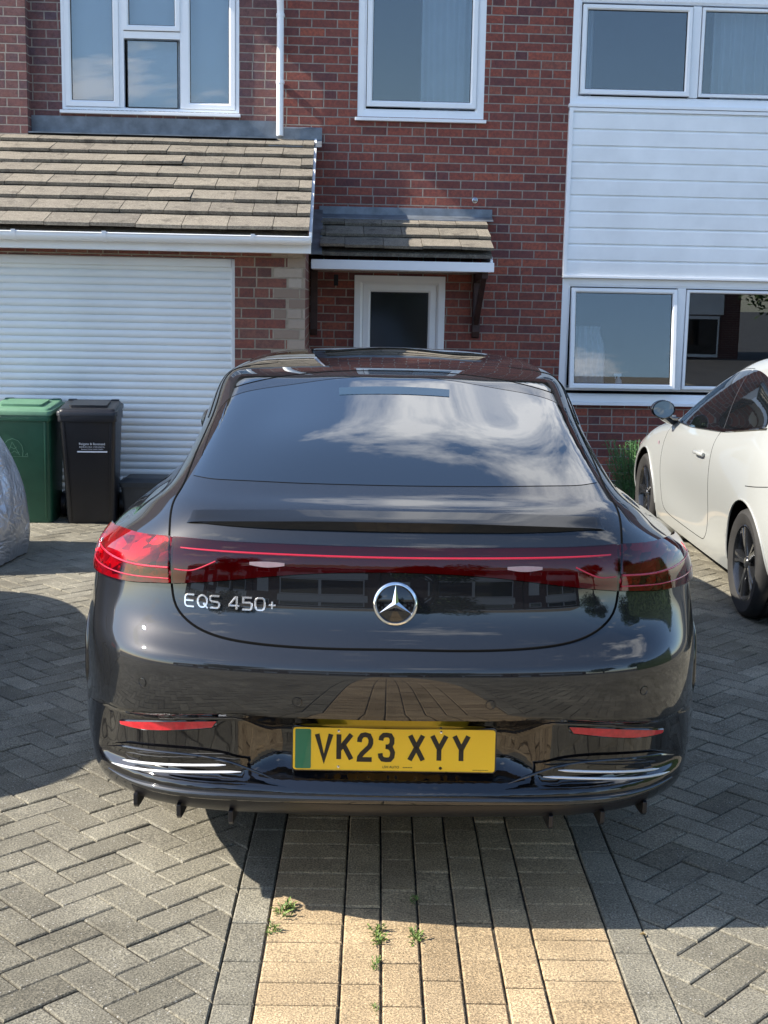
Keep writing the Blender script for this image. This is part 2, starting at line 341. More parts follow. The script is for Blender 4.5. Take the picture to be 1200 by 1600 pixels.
def text_mesh(name, txt, size, mat, parent, mtx, depth=0.0006, spacing=1.0):
    cu = bpy.data.curves.new(name, 'FONT'); cu.body = txt; cu.size = size; cu.extrude = depth; cu.align_x = 'CENTER'; cu.space_character = spacing
    to = bpy.data.objects.new(name+'_tmp', cu); COL.objects.link(to)
    me = bpy.data.meshes.new_from_object(to); bpy.data.objects.remove(to); bpy.data.curves.remove(cu)
    me.transform(mtx); me.materials.clear(); me.materials.append(M[mat]); me.name = name
    o = bpy.data.objects.new(name, me); COL.objects.link(o)
    if parent is not None: o.parent = parent
    return o
# ------------------------------------------------------------------ ground and block paving
g = mesh('ground', [(-300, -300, -0.16), (300, -300, -0.16), (300, 300, -0.16), (-300, 300, -0.16)], [(0, 1, 2, 3)], 'ground'); tag(g, None, None, kind='structure')
STRIP_A = R(2.05)                                   # the strip runs 2 degrees right of straight ahead
SO = Vector((-0.262, 0.0)); SD = Vector((math.sin(STRIP_A), math.cos(STRIP_A))); SN = Vector((SD.y, -SD.x))
def s2w(a, b): q = SO + SN*a + SD*b; return (q.x, q.y)          # a across the strip, b along it
PX0, PX1, PY0, PY1 = -6.5, 7.5, -6.0, 9.62
def clip(poly, n, d):
    out = []
    for i, p in enumerate(poly):
        q = poly[(i+1) % len(poly)]; a = p[0]*n[0]+p[1]*n[1]-d; b = q[0]*n[0]+q[1]*n[1]-d
        if a <= 0: out.append(p)
        if (a < 0 < b) or (b < 0 < a):
            t = a/(a-b); out.append((p[0]+(q[0]-p[0])*t, p[1]+(q[1]-p[1])*t))
    return out
def area(p): return 0.5*abs(sum(p[i][0]*p[(i+1) % len(p)][1]-p[(i+1) % len(p)][0]*p[i][1] for i in range(len(p))))
def inset(poly, d):
    """move every edge of a convex polygon inwards by d"""
    out = poly
    sg = sum(poly[i][0]*poly[(i+1) % len(poly)][1]-poly[(i+1) % len(poly)][0]*poly[i][1] for i in range(len(poly)))
    for i in range(len(poly)):
        p, q = poly[i], poly[(i+1) % len(poly)]; ex, ey = q[0]-p[0], q[1]-p[1]; L = math.hypot(ex, ey)
        if L < 1e-6: continue
        n = (ey/L, -ex/L) if sg > 0 else (-ey/L, ex/L)
        out = clip(out, n, p[0]*n[0]+p[1]*n[1]-d)
        if len(out) < 3: return []
    return out
def paver(mb, poly, tone, g0=.0018, g1=.0032):
    if len(poly) < 3 or area(poly) < 0.0012: return
    a = inset(poly, random.uniform(g0, g1)); b = inset(a, 0.0036) if a else []
    if len(b) != len(a) or len(a) < 3: return
    dz = random.gauss(0, 0.0009); tx, ty = random.gauss(0, .006), random.gauss(0, .006); cx, cy = a[0]
    def z(p): return dz + (p[0]-cx)*tx + (p[1]-cy)*ty
    n = len(a)
    vs = [(x, y, -0.03) for x, y in a] + [(x, y, z((x, y))-0.0032) for x, y in a] + [(x, y, z((x, y))) for x, y in b]
    fs = [(i, (i+1) % n, n+(i+1) % n, n+i) for i in range(n)] + [(n+i, n+(i+1) % n, 2*n+(i+1) % n, 2*n+i) for i in range(n)] + [tuple(range(2*n, 3*n))]
    mb.add(vs, fs, tone)
grey = MB(); a = 0.1; W_STRIP = 0.9
c45, s45 = math.cos(R(45)), math.sin(R(45))
def herring(side):
    # side -1: left of strip, +1 right ; local frame (a,b) of the strip
    nb = 105
    for i in range(-nb, nb):
        for j in range(-nb-60, nb+60):
            r = (i-j) % 4
            if r == 0: q = [(i, j), (i+2, j), (i+2, j+1), (i, j+1)]
            elif r == 3: q = [(i, j), (i+1, j), (i+1, j+2), (i, j+2)]
            else: continue
            cx = sum(p[0] for p in q)/4*a; cy = sum(p[1] for p in q)/4*a
            xx, yy = c45*cx - s45*cy, s45*cx + c45*cy + 2.0
            if side < 0 and xx > 0.0: continue
            if side > 0 and xx < W_STRIP: continue
            if not (PX0-.3 < xx-0.26+.034*yy < PX1+.3 and PY0-.3 < yy < PY1+.3): continue
            pl = [((c45*x - s45*y)*a, (s45*x + c45*y)*a + 2.0) for x, y in q]
            pl = clip(pl, (1, 0), -0.1) if side < 0 else clip(pl, (-1, 0), -(W_STRIP+0.1))
            if len(pl) < 3: continue
            wp = [s2w(*p) for p in pl]
            wp = clip(wp, (0, 1), PY1-0.22); wp = clip(wp, (0, -1), -PY0); wp = clip(wp, (1, 0), PX1); wp = clip(wp, (-1, 0), -PX0)
            paver(grey, wp, min(1, max(0, random.gauss(0.5, 0.22))))
herring(-1); herring(1)
b = PY0
while b < PY1-0.22:
    for x0 in (-0.1, W_STRIP):
        o_ = 0 if x0 < 0 else 0.07
        paver(grey, clip([s2w(x0, b+o_), s2w(x0+.1, b+o_), s2w(x0+.1, b+.2+o_), s2w(x0, b+.2+o_)], (0, 1), PY1-.22), min(1, max(0, random.gauss(0.6, 0.2))))
    b += 0.2
go = grey.build('driveway_paving', 'paver'); tag(go, None, None, kind='structure')
tan = MB(); b = PY0
while b < PY1-0.22:
    for x0 in (0.0, 0.7):
        for k in range(2): paver(tan, clip([s2w(x0, b+k*.1+.03*(x0 > 0)), s2w(x0+.2, b+k*.1+.03*(x0 > 0)), s2w(x0+.2, b+.1+k*.1+.03*(x0 > 0)), s2w(x0, b+.1+k*.1+.03*(x0 > 0))], (0, 1), PY1-.22), min(1, max(0, random.gauss(0.5, 0.25))), .0022, .0034)
    for k in range(5):
        off = (0.1, 0.0, 0.12, 0.02, 0.09)[k]; x0 = 0.2 + 0.1*k
        paver(tan, clip([s2w(x0, b+off), s2w(x0+.1, b+off), s2w(x0+.1, b+.2+off), s2w(x0, b+.2+off)], (0, 1), PY1-.22), min(1, max(0, random.gauss(0.5, 0.25))), .0022, .0034)
    b += 0.2
x = PX0
while x < PX1:                                        # buff header course along the garage threshold
    for yy in (PY1-.22, PY1-.12): paver(tan, [(x, yy), (x+.2, yy), (x+.2, yy+.1), (x, yy+.1)], random.random())
    x += 0.2
to = tan.build('buff_paving_strip', 'paver_tan'); tag(to, None, None, kind='structure')
j = mesh('paving_joint_bed', [(PX0, PY0, -.0065), (PX1, PY0, -.0065), (PX1, PY1, -.0065), (PX0, PY1, -.0065)], [(0, 1, 2, 3)], 'joint'); tag(j, None, None, kind='structure')
bed = MB().box(-0.15, 7.5, PY1, 11.8, -.1, -.004).build('flower_bed_soil', 'soil'); tag(bed, None, None, kind='structure')

# ------------------------------------------------------------------ house
WY, GY = 11.8, 9.65
house = thing('house', 'red brick house with white cladding, tiled garage roof and roller door', 'house', (0, WY, 0))
house_inv = Matrix.Translation((0, -WY, 0))
def H(mb, name, mat, parent=None, **k):
    """build in world coordinates, then parent under the house (Empty at the wall's foot)"""
    o = mb.build(name, mat, None, **k); o.data.transform(house_inv); o.parent = parent or house; return o
def wall_open(x0, x1, z0, z1, yf, th, holes):
    """a wall facing -y with rectangular openings and their reveals"""
    mb = MB(); xs = sorted({x0, x1, *[h[0] for h in holes], *[h[1] for h in holes]}); zs = sorted({z0, z1, *[h[2] for h in holes], *[h[3] for h in holes]})
    def inside(x, z): return any(h[0] < x < h[1] and h[2] < z < h[3] for h in holes)
    for i in range(len(xs)-1):
        for k in range(len(zs)-1):
            a, b_, c, d = xs[i], xs[i+1], zs[k], zs[k+1]
            if inside((a+b_)/2, (c+d)/2): continue
            mb.add([(a, yf, c), (b_, yf, c), (b_, yf, d), (a, yf, d)], [(0, 1, 2, 3)]); mb.add([(a, yf+th, c), (b_, yf+th, c), (b_, yf+th, d), (a, yf+th, d)], [(3, 2, 1, 0)])
    for h in holes+[(x0, x1, z0, z1)]:
        a, b_, c, d = h; y0, y1 = yf, yf+th
        mb.add([(a, y0, c), (a, y1, c), (a, y1, d), (a, y0, d)], [(0, 1, 2, 3)]); mb.add([(b_, y0, c), (b_, y1, c), (b_, y1, d), (b_, y0, d)], [(0, 1, 2, 3)])
        mb.add([(a, y0, d), (b_, y0, d), (b_, y1, d), (a, y1, d)], [(0, 1, 2, 3)]); mb.add([(a, y0, c), (b_, y0, c), (b_, y1, c), (a, y1, c)], [(0, 1, 2, 3)])
    return mb
def Hw(mb, name, mat, parent=None):
    o = mesh(name, mb.v, mb.f, mat); o.data.transform(house_inv); o.parent = parent or house; return o
ZT = 5.35
Hw(wall_open(-2.66, -0.46, -.15, ZT, WY, .3, [(-2.385, -0.835, 3.235, 4.62)]), 'rear_section_wall', 'brick_l')
Hw(wall_open(-0.46, 8.0, -.15, ZT, WY-.004, .3, [(0.21, 1.335, 3.235, 4.62), (0.21, 1.03, -.1, 1.84), (2.11, 6.4, 3.40, 4.315), (2.11, 6.4, 0.80, 1.80)]), 'wall', 'brick')
H(MB().box(-9, -2.66, WY-.13, WY+.3, -.15, ZT), 'projecting_wall', 'brick_l')
# main roof high above the picture
rf = MB(); rf.prism([(WY-.40, 5.74), (WY+4.5, 8.3), (WY+9, 5.74)], -2.95, 8.4, 'x'); H(rf, 'main_roof', 'tile')
H(MB().box(-2.95, 8.4, WY-.43, WY-.405, 5.6, 5.76), 'eaves_fascia', 'fascia')
H(MB().box(-9, 8, WY+8.7, WY+9, -.15, 5.7).box(-9, -8.7, WY+.3, WY+8.7, -.15, 5.7).box(7.7, 8, WY+.3, WY+8.7, -.15, 5.7).box(-9, 8, WY, WY+9, ZT+.01, ZT+.05), 'back_and_side_walls', 'brick')
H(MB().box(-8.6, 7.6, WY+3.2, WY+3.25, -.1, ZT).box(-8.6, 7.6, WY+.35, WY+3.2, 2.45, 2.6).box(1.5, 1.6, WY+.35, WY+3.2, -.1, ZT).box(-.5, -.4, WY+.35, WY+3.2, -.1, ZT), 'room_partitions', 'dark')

def rect_frame(mb, x0, x1, z0, z1, y0, y1, wl, wr=None, wb=None, wt=None, mat=None):
    wr = wl if wr is None else wr; wb = wl if wb is None else wb; wt = wl if wt is None else wt
    # mitred frame: outer and inner rectangles with a softly stepped face
    o = [(x0, z0), (x1, z0), (x1, z1), (x0, z1)]; i = [(x0+wl, z0+wb), (x1-wr, z0+wb), (x1-wr, z1-wt), (x0+wl, z1-wt)]
    m_ = [(x0+wl*.72, z0+wb*.72), (x1-wr*.72, z0+wb*.72), (x1-wr*.72, z1-wt*.72), (x0+wl*.72, z1-wt*.72)]
    rings = [[(x, y1, z) for x, z in o], [(x, y0, z) for x, z in o], [(x, y0, z) for x, z in m_], [(x, y0+.014, z) for x, z in i], [(x, y1, z) for x, z in i]]
    vs = [v for r in rings for v in r]
    if mat is not None: vs = [mat @ Vector(v) for v in vs]
    fs = []
    for r in range(5):
        for k in range(4):
            fs.append((r*4+k, r*4+(k+1) % 4, ((r+1) % 5)*4+(k+1) % 4, ((r+1) % 5)*4+k))
    mb.add(vs, fs)
def pane(x0, x1, z0, z1, y, parent, mat=None, gm='glass', name='pane'):
    mb = MB().box(x0, x1, y, y+.004, z0, z1, mat=mat); p = H(mb, name, gm, parent)
    return p
def window(name, label, x0, x1, z0, z1, yf, lights, sill=None, sill_h=.055, mullions=(), fw=.055, label_=None):
    """outer frame, casements (lights), panes and sill. lights: (x0,x1,z0,z1,casement?,tilt_deg)"""
    fr = MB(); rect_frame(fr, x0, x1, z0, z1, yf, yf+.075, fw)
    for (a, b_, c, d) in mullions: fr.box(a, b_, yf+.0015, yf+.07, c, d)
    root = H(fr, name, 'upvc', label=label, bevel=.003)
    for (a, b_, c, d, cas, tilt) in lights:
        mt = None
        if tilt:
            mt = Matrix.Translation((0, yf-.012, d)) @ Matrix.Rotation(R(-tilt), 4, 'X') @ Matrix.Translation((0, -(yf-.012), -d))
        if cas:
            cm = MB(); rect_frame(cm, a, b_, c, d, yf-.014, yf+.04, cas, mat=mt); H(cm, 'casement', 'upvc', root, bevel=.002)
        k = cas or 0
        gk = MB(); rect_frame(gk, a+k-.001, b_-k+.001, c+k-.001, d-k+.001, yf+.0, yf+.03, .006, mat=mt); H(gk, 'gasket', 'gasket', root)
        pane(a+k, b_-k, c+k, d-k, yf+.012, root, mt)
    if sill:
        H(MB().box(sill[0], sill[1], yf-.05, yf+.02, sill[2]-.028, sill[2]), 'sill', 'upvc', root, bevel=.004)
    return root
zt = 4.62
# left upper window, four lights
window('window', 'wide three part window above the garage roof with pale blinds', -2.385, -0.835, 3.225, zt, WY+.0, [(-2.352, -1.885, 3.262, zt-.04, .052, 0), (-1.842, -1.352, 3.912, zt-.04, .045, 0), (-1.815, -1.375, 3.265, 3.832, 0, 0), (-1.318, -.872, 3.262, zt-.04, .052, 0)],
       (-2.40, -.822, 3.225), mullions=[(-1.885, -1.842, 3.262, zt-.04), (-1.352, -1.318, 3.262, zt-.04), (-1.842, -1.352, 3.845, 3.905)], fw=.038)
# middle upper window
window('window', 'small single light window above the door canopy', .205, 1.34, 3.225, zt, WY, [(.29, 1.262, 3.325, zt-.06, .05, 0)], (.188, 1.357, 3.225), fw=.08)
# right hand windows
def wide_window(z0, z1, lo, hi, lbl, tilt):
    xs = [(2.19, 3.165), (3.255, 4.22), (4.31, 5.30), (5.39, 6.33)]
    mull = [(3.172, 3.248, lo-.01, hi+.01), (4.225, 4.305, lo-.01, hi+.01), (5.305, 5.385, lo-.01, hi+.01)]
    L = []
    for k, (a, b_) in enumerate(xs):
        L.append((a, b_, lo, hi, .042 if k in (0, 2) else .03, tilt if k == 0 else 0))
    r = window('window', lbl, 2.105, 6.42, z0, z1, WY-.015, L, (2.09, 6.43, z0), mullions=mull, fw=.075)
    return r
wide_window(3.385, 4.33, 3.475, 4.235, 'long upstairs window above the white cladding, left light ajar', 1.0)
wide_window(.735, 1.86, .865, 1.775, 'long ground floor window under the white cladding, left light tilted open', 5.5)
# cladding boards
cl = MB(); z = 1.905; nb = 10; hgt = .1435
for k in range(nb):
    z0 = 1.885 + k*hgt; z1 = z0+hgt
    cl.prism([(WY-.052, z0), (WY-.052, z0+hgt*.80), (WY-.047, z0+hgt*.90), (WY-.034, z0+hgt*.93), (WY-.034, z0+hgt*.985), (WY-.05, z0+hgt), (WY-.008, z0+hgt), (WY-.008, z0)], 2.118, 6.4, 'x')
H(cl, 'white_cladding', 'fascia')
H(MB().box(2.096, 2.132, WY-.062, WY-.006, 1.868, 3.345).box(2.096, 6.43, WY-.066, WY-.006, 1.862, 1.884).box(2.096, 6.43, WY-.060, WY-.006, 3.322, 3.352), 'cladding_trim', 'upvc', bevel=.003)

# garage
GX0 = -4.1
Hw(wall_open(GX0-1.2, -.195, -.03, 2.02, GY, .22, [(-3.9, -.715, -.03, 1.915)]), 'garage_wall', 'brick_g')
H(MB().prism([(GY+.22, -.1), (GY+.22, 2.13), (WY-.008, 2.93), (WY-.008, -.1)], -.415, -.198, 'x'), 'garage_side_wall', 'brick_g')
H(MB().box(GX0-1.2, GX0-1.0, GY+.22, WY-.14, -.1, 2.3), 'garage_far_wall', 'brick_g')
rd = MB(); zs = 0.0; k = 0
while zs < 1.90:
    h = .055; n_ = 6
    prof = [(GY+.085 - .011*math.sin(math.pi*min(1, i/n_))**.6, zs+.004+i/n_*(h-.006)) for i in range(n_+1)]
    poly = prof + [(GY+.11, zs+h-.002), (GY+.11, zs+.004)]
    rd.prism(poly, -3.88, -.735, 'x'); rd.box(-3.88, -.735, GY+.092, GY+.10, zs-.003, zs+.006)
    zs += h
M['slat'] = simple('grey_white_slat', (0.76, 0.79, 0.79), 0.38, var=.05, nscale=2)
door_o = H(rd, 'roller_door', 'slat', smooth=True)
H(MB().box(-3.9, -3.84, GY+.06, GY+.12, 0, 1.915).box(-.745, -.7155, GY+.055, GY+.12, 0, 1.912).box(-3.84, -.745, GY+.05, GY+.13, 1.852, 1.9135), 'door_guide', 'slat', door_o, bevel=.004)
H(MB().box(-3.84, -.75, GY+.072, GY+.118, -.004, .035), 'bottom_bar', 'plastic_black', door_o)
# garage roof
def tile_roof(name, x0, x1, yb, zb, yt, zt_, rows, tw, parent, th=.026, thick=.044, seed=1, phase=0.0, mat='tile'):
    """courses of flat interlocking tiles, each tile a slightly tilted slab"""
    rr = random.Random(seed); mb = MB(); L = math.hypot(yt-yb, zt_-zb); uy, uz = (yt-yb)/L, (zt_-zb)/L; ny, nz = -uz, uy
    ex = L/rows
    for r in range(rows):
        x = x0 - ((r % 2)*tw*.5+phase) % tw
        s0 = r*ex + rr.gauss(0, .003); s1 = min(L+.02, s0+ex+.06)
        while x < x1:
            a, b_ = max(x, x0), min(x+tw-.004, x1)
            if b_-a > .03:
                h0 = thick+rr.gauss(0, .0018); sag = rr.gauss(0, .0025); d0 = rr.gauss(0, .0035)
                P = []
                for xx, sg in ((a, 0), (b_, sag)):
                    for s_, h_ in ((s0+d0, h0+sg), (s1, .006+sg*.3)):
                        for hh in (h_, h_-th): P.append((xx, yb+uy*s_+ny*hh, zb+uz*s_+nz*hh))
                mb.add(P, [(0, 2, 3, 1), (4, 5, 7, 6), (0, 4, 6, 2), (1, 3, 7, 5), (0, 1, 5, 4), (2, 6, 7, 3)], min(1, max(0, rr.gauss(.55, .16))))
            x += tw
    mb.prism([(yb+.03, zb-.02), (yt, zt_-.03), (yt, zt_-.06), (yb+.03, zb-.05)], x0+.01, x1-.01, 'x', tone=0)
    return H(mb, name, mat, parent, bevel=.0018)
roof_g = tile_roof('garage_roof', -5.3, -.165, 9.42, 2.10, WY-.0, 3.02, 8, .325, house, seed=3)
H(MB().prism([(9.44, 2.03), (9.44, 2.105), (WY-.012, 3.035), (WY-.012, 2.95)], -.166, -.146, 'x'), 'barge_board', 'upvc', roof_g)
fl = MB().box(-2.655, -.50, WY-.012, WY-.006, 3.02, 3.175).box(-2.655, -.50, WY-.14, WY-.012, 3.012, 3.022)
H(fl, 'lead_flashing', 'lead', roof_g)
H(MB().box(-.50, -.10, WY-.020, WY-.012, 3.0, 3.115).prism([(WY-.020, 3.02), (WY-.30, 2.935), (WY-.30, 2.927), (WY-.020, 3.01)], -.56, -.10, 'x').prism([(WY-.020, 3.115), (WY-.012, 3.13), (WY-.012, 3.115)], -.46, -.10, 'x'), 'lead_saddle', 'lead', roof_g, bevel=.003)
H(MB().box(-5.3, -.152, 9.452, 9.474, 1.955, 2.065).box(-5.3, -.16, 9.474, GY, 1.957, 1.967), 'garage_fascia', 'fascia', bevel=.002)
gt = MB(); prof = []
for i in range(13):
    t = math.pi*i/12; prof.append((9.385-.055*math.cos(t), 2.062-.052*math.sin(t)))
prof2 = [(9.385-.050*math.cos(math.pi*i/12), 2.062-.047*math.sin(math.pi*i/12)) for i in range(12, -1, -1)]
gt.prism([(9.326, 2.066), (9.33, 2.070), (9.334, 2.062)]+prof[1:]+[(9.440, 2.07)]+prof2[:-1], -5.3, -.165, 'x')
gut = H(gt, 'gutter', 'upvc', smooth=True)
for xx in (-2.25, -1.615, -.565): 
    H(MB().prism([(9.4475+.0, 2.078)]+[(9.385-.061*math.cos(math.pi*i/12), 2.064-.058*math.sin(math.pi*i/12)) for i in range(12, -1, -1)]+[(9.32, 2.08), (9.335, 2.08)]+[(9.385-.056*math.cos(math.pi*i/12), 2.064-.053*math.sin(math.pi*i/12)) for i in range(0, 13)], xx-.014, xx+.014, 'x'), 'gutter_bracket', 'upvc', gut)
H(MB().prism([(9.385-.060*math.cos(math.pi*i/12), 2.072-.062*math.sin(math.pi*i/12)) for i in range(13)], -.172, -.150, 'x'), 'gutter_stop_end', 'upvc', gut, bevel=.003)
# downpipe
dp = MB().tube([(-.473, WY-.065, 3.045), (-.473, WY-.065, 4.05), (-.473, WY-.065, 4.10), (-.475, WY-.11, 4.2), (-.475, WY-.15, 4.6)], .031, 16)
dpo = H(dp, 'downpipe', 'upvc', smooth=True)
for zz_ in (3.5, 4.06): H(MB().tube([(-.473, WY-.065, zz_-.012), (-.473, WY-.065, zz_+.012)], .036, 16).box(-.51, -.436, WY-.035, WY-.006, zz_-.008, zz_+.008), 'pipe_clip', 'upvc', dpo)

# canopy over the door
can = tile_roof('door_canopy', -.10, 1.375, 11.06, 2.045, WY-.012, 2.36, 3, .33, house, seed=8, phase=.12, thick=.046)
can.data.update()
H(MB().box(-.176, 1.385, 11.075, 11.10, 1.882, 1.962), 'canopy_fascia', 'upvc', can, bevel=.004)
H(MB().box(-.17, 1.38, 11.10, WY-.006, 1.884, 1.90).prism([(11.10, 1.905), (11.10, 1.985), (WY-.02, 2.32), (WY-.02, 1.905)], 1.355, 1.375, 'x'), 'soffit', 'fascia', can)
H(MB().prism([(WY-.006, 2.35), (WY-.006, 2.452), (WY-.014, 2.452), (WY-.02, 2.385), (WY-.13, 2.345), (WY-.13, 2.335), (WY-.016, 2.36)], -.12, 1.44, 'x'), 'canopy_flashing', 'lead', can, bevel=.003)
H(MB().prism([(11.02, 2.0), (11.02, 2.03), (WY-.016, 2.42), (WY-.016, 2.34)], -.178, -.085, 'x').box(-.19, -.176, 11.02, WY-.02, 2.0, 2.16), 'side_flashing', 'lead', can, bevel=.003)
H(MB().prism([(WY-.006, 1.30), (WY-.006, 1.88), (WY-.085, 1.88), (WY-.075, 1.36), (WY-.05, 1.31)], 1.285, 1.352, 'x').prism([(11.15, 1.83), (11.15, 1.883), (WY-.08, 1.883), (WY-.08, 1.80)], 1.292, 1.345, 'x').prism([(WY-.08, 1.42), (WY-.08, 1.50), (11.30, 1.83), (11.22, 1.83)], 1.296, 1.341, 'x'), 'timber_bracket', 'brown', can, bevel=.003)
H(MB().prism([(WY-.006, 1.30), (WY-.006, 1.88), (WY-.085, 1.88), (WY-.075, 1.36), (WY-.05, 1.31)], -.19, -.125, 'x'), 'timber_bracket', 'brown', can, bevel=.003)
# front door
df = MB(); rect_frame(df, .207, 1.033, -.06, 1.848, WY-.02, WY+.06, .078)
fd = H(df, 'front_door', 'upvc', bevel=.003)
leaf = MB(); rect_frame(leaf, .287, .953, -.03, 1.772, WY-.002, WY+.05, .072); leaf.box(.359, .881, WY+.01, WY+.045, .0, .82)
H(leaf, 'door_leaf', 'upvc', fd, bevel=.003)
gk = MB(); rect_frame(gk, .357, .883, .85, 1.702, WY+.008, WY+.03, .008); H(gk, 'gasket', 'gasket', fd)
pane(.362, .878, .855, 1.697, WY+.016, fd, gm='glass_front')
H(MB().box(.30, .335, WY-.02, WY-.001, .85, 1.08).tube([(.318, WY-.03, .96), (.318, WY-.05, .96), (.42, WY-.05, .96)], .009, 8), 'handle', 'chrome', fd)
# little flue cap on the wall
H(MB().lathe([(0, -.018), (.010, -.016), (.016, -.004), (.026, .0), (.026, .004)], 16, 'y', (1.28, WY-.01, 2.53)), 'flue_cap', 'alloy')
H(MB().box(.02, .06, WY-.009, WY-.003, 1.75, 1.85), 'vent_slot', 'dark')

# curtains and blinds: hang in the windows, things of their own
def curtain(name, label, cat, x0, x1, z0, z1, y, waves=7, amp=.022, mat='curtain', group=None, pinch=None):
    mb = MB(); nx, nzz = 60, 14; vs = []
    for k in range(nzz+1):
        tz = k/nzz; z_ = z0+(z1-z0)*tz
        sc, sh = (1, 0) if pinch is None else (1-pinch[0]*math.exp(-((tz-pinch[1])/.22)**2), pinch[2]*math.exp(-((tz-pinch[1])/.22)**2))
        for i in range(nx+1):
            tx = i/nx; xc = x0 + (x1-x0)*((tx-.5)*sc+.5) + sh
            vs.append((xc, y + amp*math.sin(tx*waves*2*math.pi + .6*math.sin(tz*2.3)+.5*math.sin(tx*9)), z_))
    b_ = len(vs); vs += [(v[0], v[1]+.003, v[2]) for v in vs]
    fs = [(k*(nx+1)+i, k*(nx+1)+i+1, (k+1)*(nx+1)+i+1, (k+1)*(nx+1)+i) for k in range(nzz) for i in range(nx)]
    fs += [tuple(b_+q for q in reversed(f)) for f in fs]
    mb.add(vs, fs); o = mb.build(name, mat, smooth=True); c_ = Vector(((x0+x1)/2, y, z0)); o.data.transform(Matrix.Translation(-c_)); o.location = c_
    tag(o, label, cat, group); return o
curtain('net_curtain', 'sheer white curtain hanging in the window above the door canopy', 'curtain', .78, 1.30, 3.25, 4.45, WY+.16, 5, .02)
curtain('curtain', 'thin bunched curtain at the far left of the long upstairs window', 'curtain', 2.18, 2.33, 3.40, 4.45, WY+.20, 3, .02)
curtain('curtain', 'pleated white curtain in the upstairs window right of the open light', 'curtain', 3.42, 4.28, 3.40, 4.5, WY+.18, 9, .028)
curtain('tied_curtain', 'white tied back curtain behind the open ground floor light', 'curtain', 2.31, 2.62, .86, 1.42, WY+.42, 5, .02, pinch=(.25, .95, -.02))
for (a, b_, c, d, l) in ((-2.33, -1.90, 3.27, 4.6, 'pale roller blind in the left light above the garage roof'), (-1.83, -1.36, 3.27, 4.6, 'pale roller blind in the middle light above the garage roof'), (-1.30, -.88, 3.27, 4.6, 'pale roller blind in the right light above the garage roof')):
    M.setdefault('blind', simple('blind_fabric', (0.88, 0.92, 0.94), 0.8, var=.05, nscale=2))
    bl = thing('roller_blind', l, 'blind', ((a+b_)/2, WY+.13, c), 0, 'roller blinds above the garage')
    hw = (b_-a)/2
    MB().box(-hw, hw, 0, .003, 0, d-c-.04).build('fabric', 'blind', bl); MB().tube([(-hw, .01, d-c-.02), (hw, .01, d-c-.02)], .02, 12).build('roller', 'upvc', bl)
sb = thing('spray_bottle', 'small white spray bottle on the sill behind the open ground floor light', 'bottle', (2.72, WY+.24, .862))
MB().lathe([(0, 0), (.03, 0), (.033, .02), (.03, .06), (.012, .085), (.012, .10), (0, .10)], 16).build('bottle', 'upvc', sb, smooth=True)
MB().box(-.045, .025, -.01, .01, .10, .125).box(-.035, -.027, -.006, .006, .07, .10).build('trigger', 'upvc', sb, bevel=.003)
MB().box(2.12, 6.4, WY+.08, WY+.40, .835, .858)
H(MB().box(2.12, 6.4, WY+.065, WY+.40, .835, .858), 'inner_window_board', 'upvc')
H(MB().box(2.12, 6.4, WY+.065, WY+.30, 3.405, 3.425), 'inner_window_board', 'upvc')
# ------------------------------------------------------------------ car bodies: a lofted B-spline surface through measured rows
def bspline_closed(P, sub, fix=3):
    """P (n,3) closed loop -> (n*sub,3)"""
    P = np.array(P, float); D = P.copy()
    for _ in range(fix): P = P + (D - (np.roll(P, 1, 0) + 4*P + np.roll(P, -1, 0))/6)
    out = []; A, B, C, E = np.roll(P, 1, 0), P, np.roll(P, -1, 0), np.roll(P, -2, 0)
    for k in range(sub):
        t = k/sub; w_ = ((1-t)**3, 3*t**3-6*t*t+4, -3*t**3+3*t*t+3*t+1, t**3)
        out.append((A*w_[0]+B*w_[1]+C*w_[2]+E*w_[3])/6)
    return np.stack(out, 1).reshape((-1,)+P.shape[1:])
def bspline_open(P, sub, fix=3):
    P = np.array(P, float); n = len(P); D = P.copy()
    def ext(Q): return np.concatenate([(2*Q[0]-Q[1])[None], Q, (2*Q[-1]-Q[-2])[None]])
    for _ in range(fix):
        E_ = ext(P); P = P + (D - (E_[:-2]+4*E_[1:-1]+E_[2:])/6)
    E_ = ext(P); out = []
    for i in range(n-1):
        for k in range(sub):
            t = k/sub; w_ = ((1-t)**3, 3*t**3-6*t*t+4, -3*t**3+3*t*t+3*t+1, t**3)
            out.append((E_[i]*w_[0]+E_[i+1]*w_[1]+E_[i+2]*w_[2]+(E_[i+3] if i+3 < len(E_) else E_[-1])*w_[3])/6)
    out.append(D[-1]); return np.array(out)
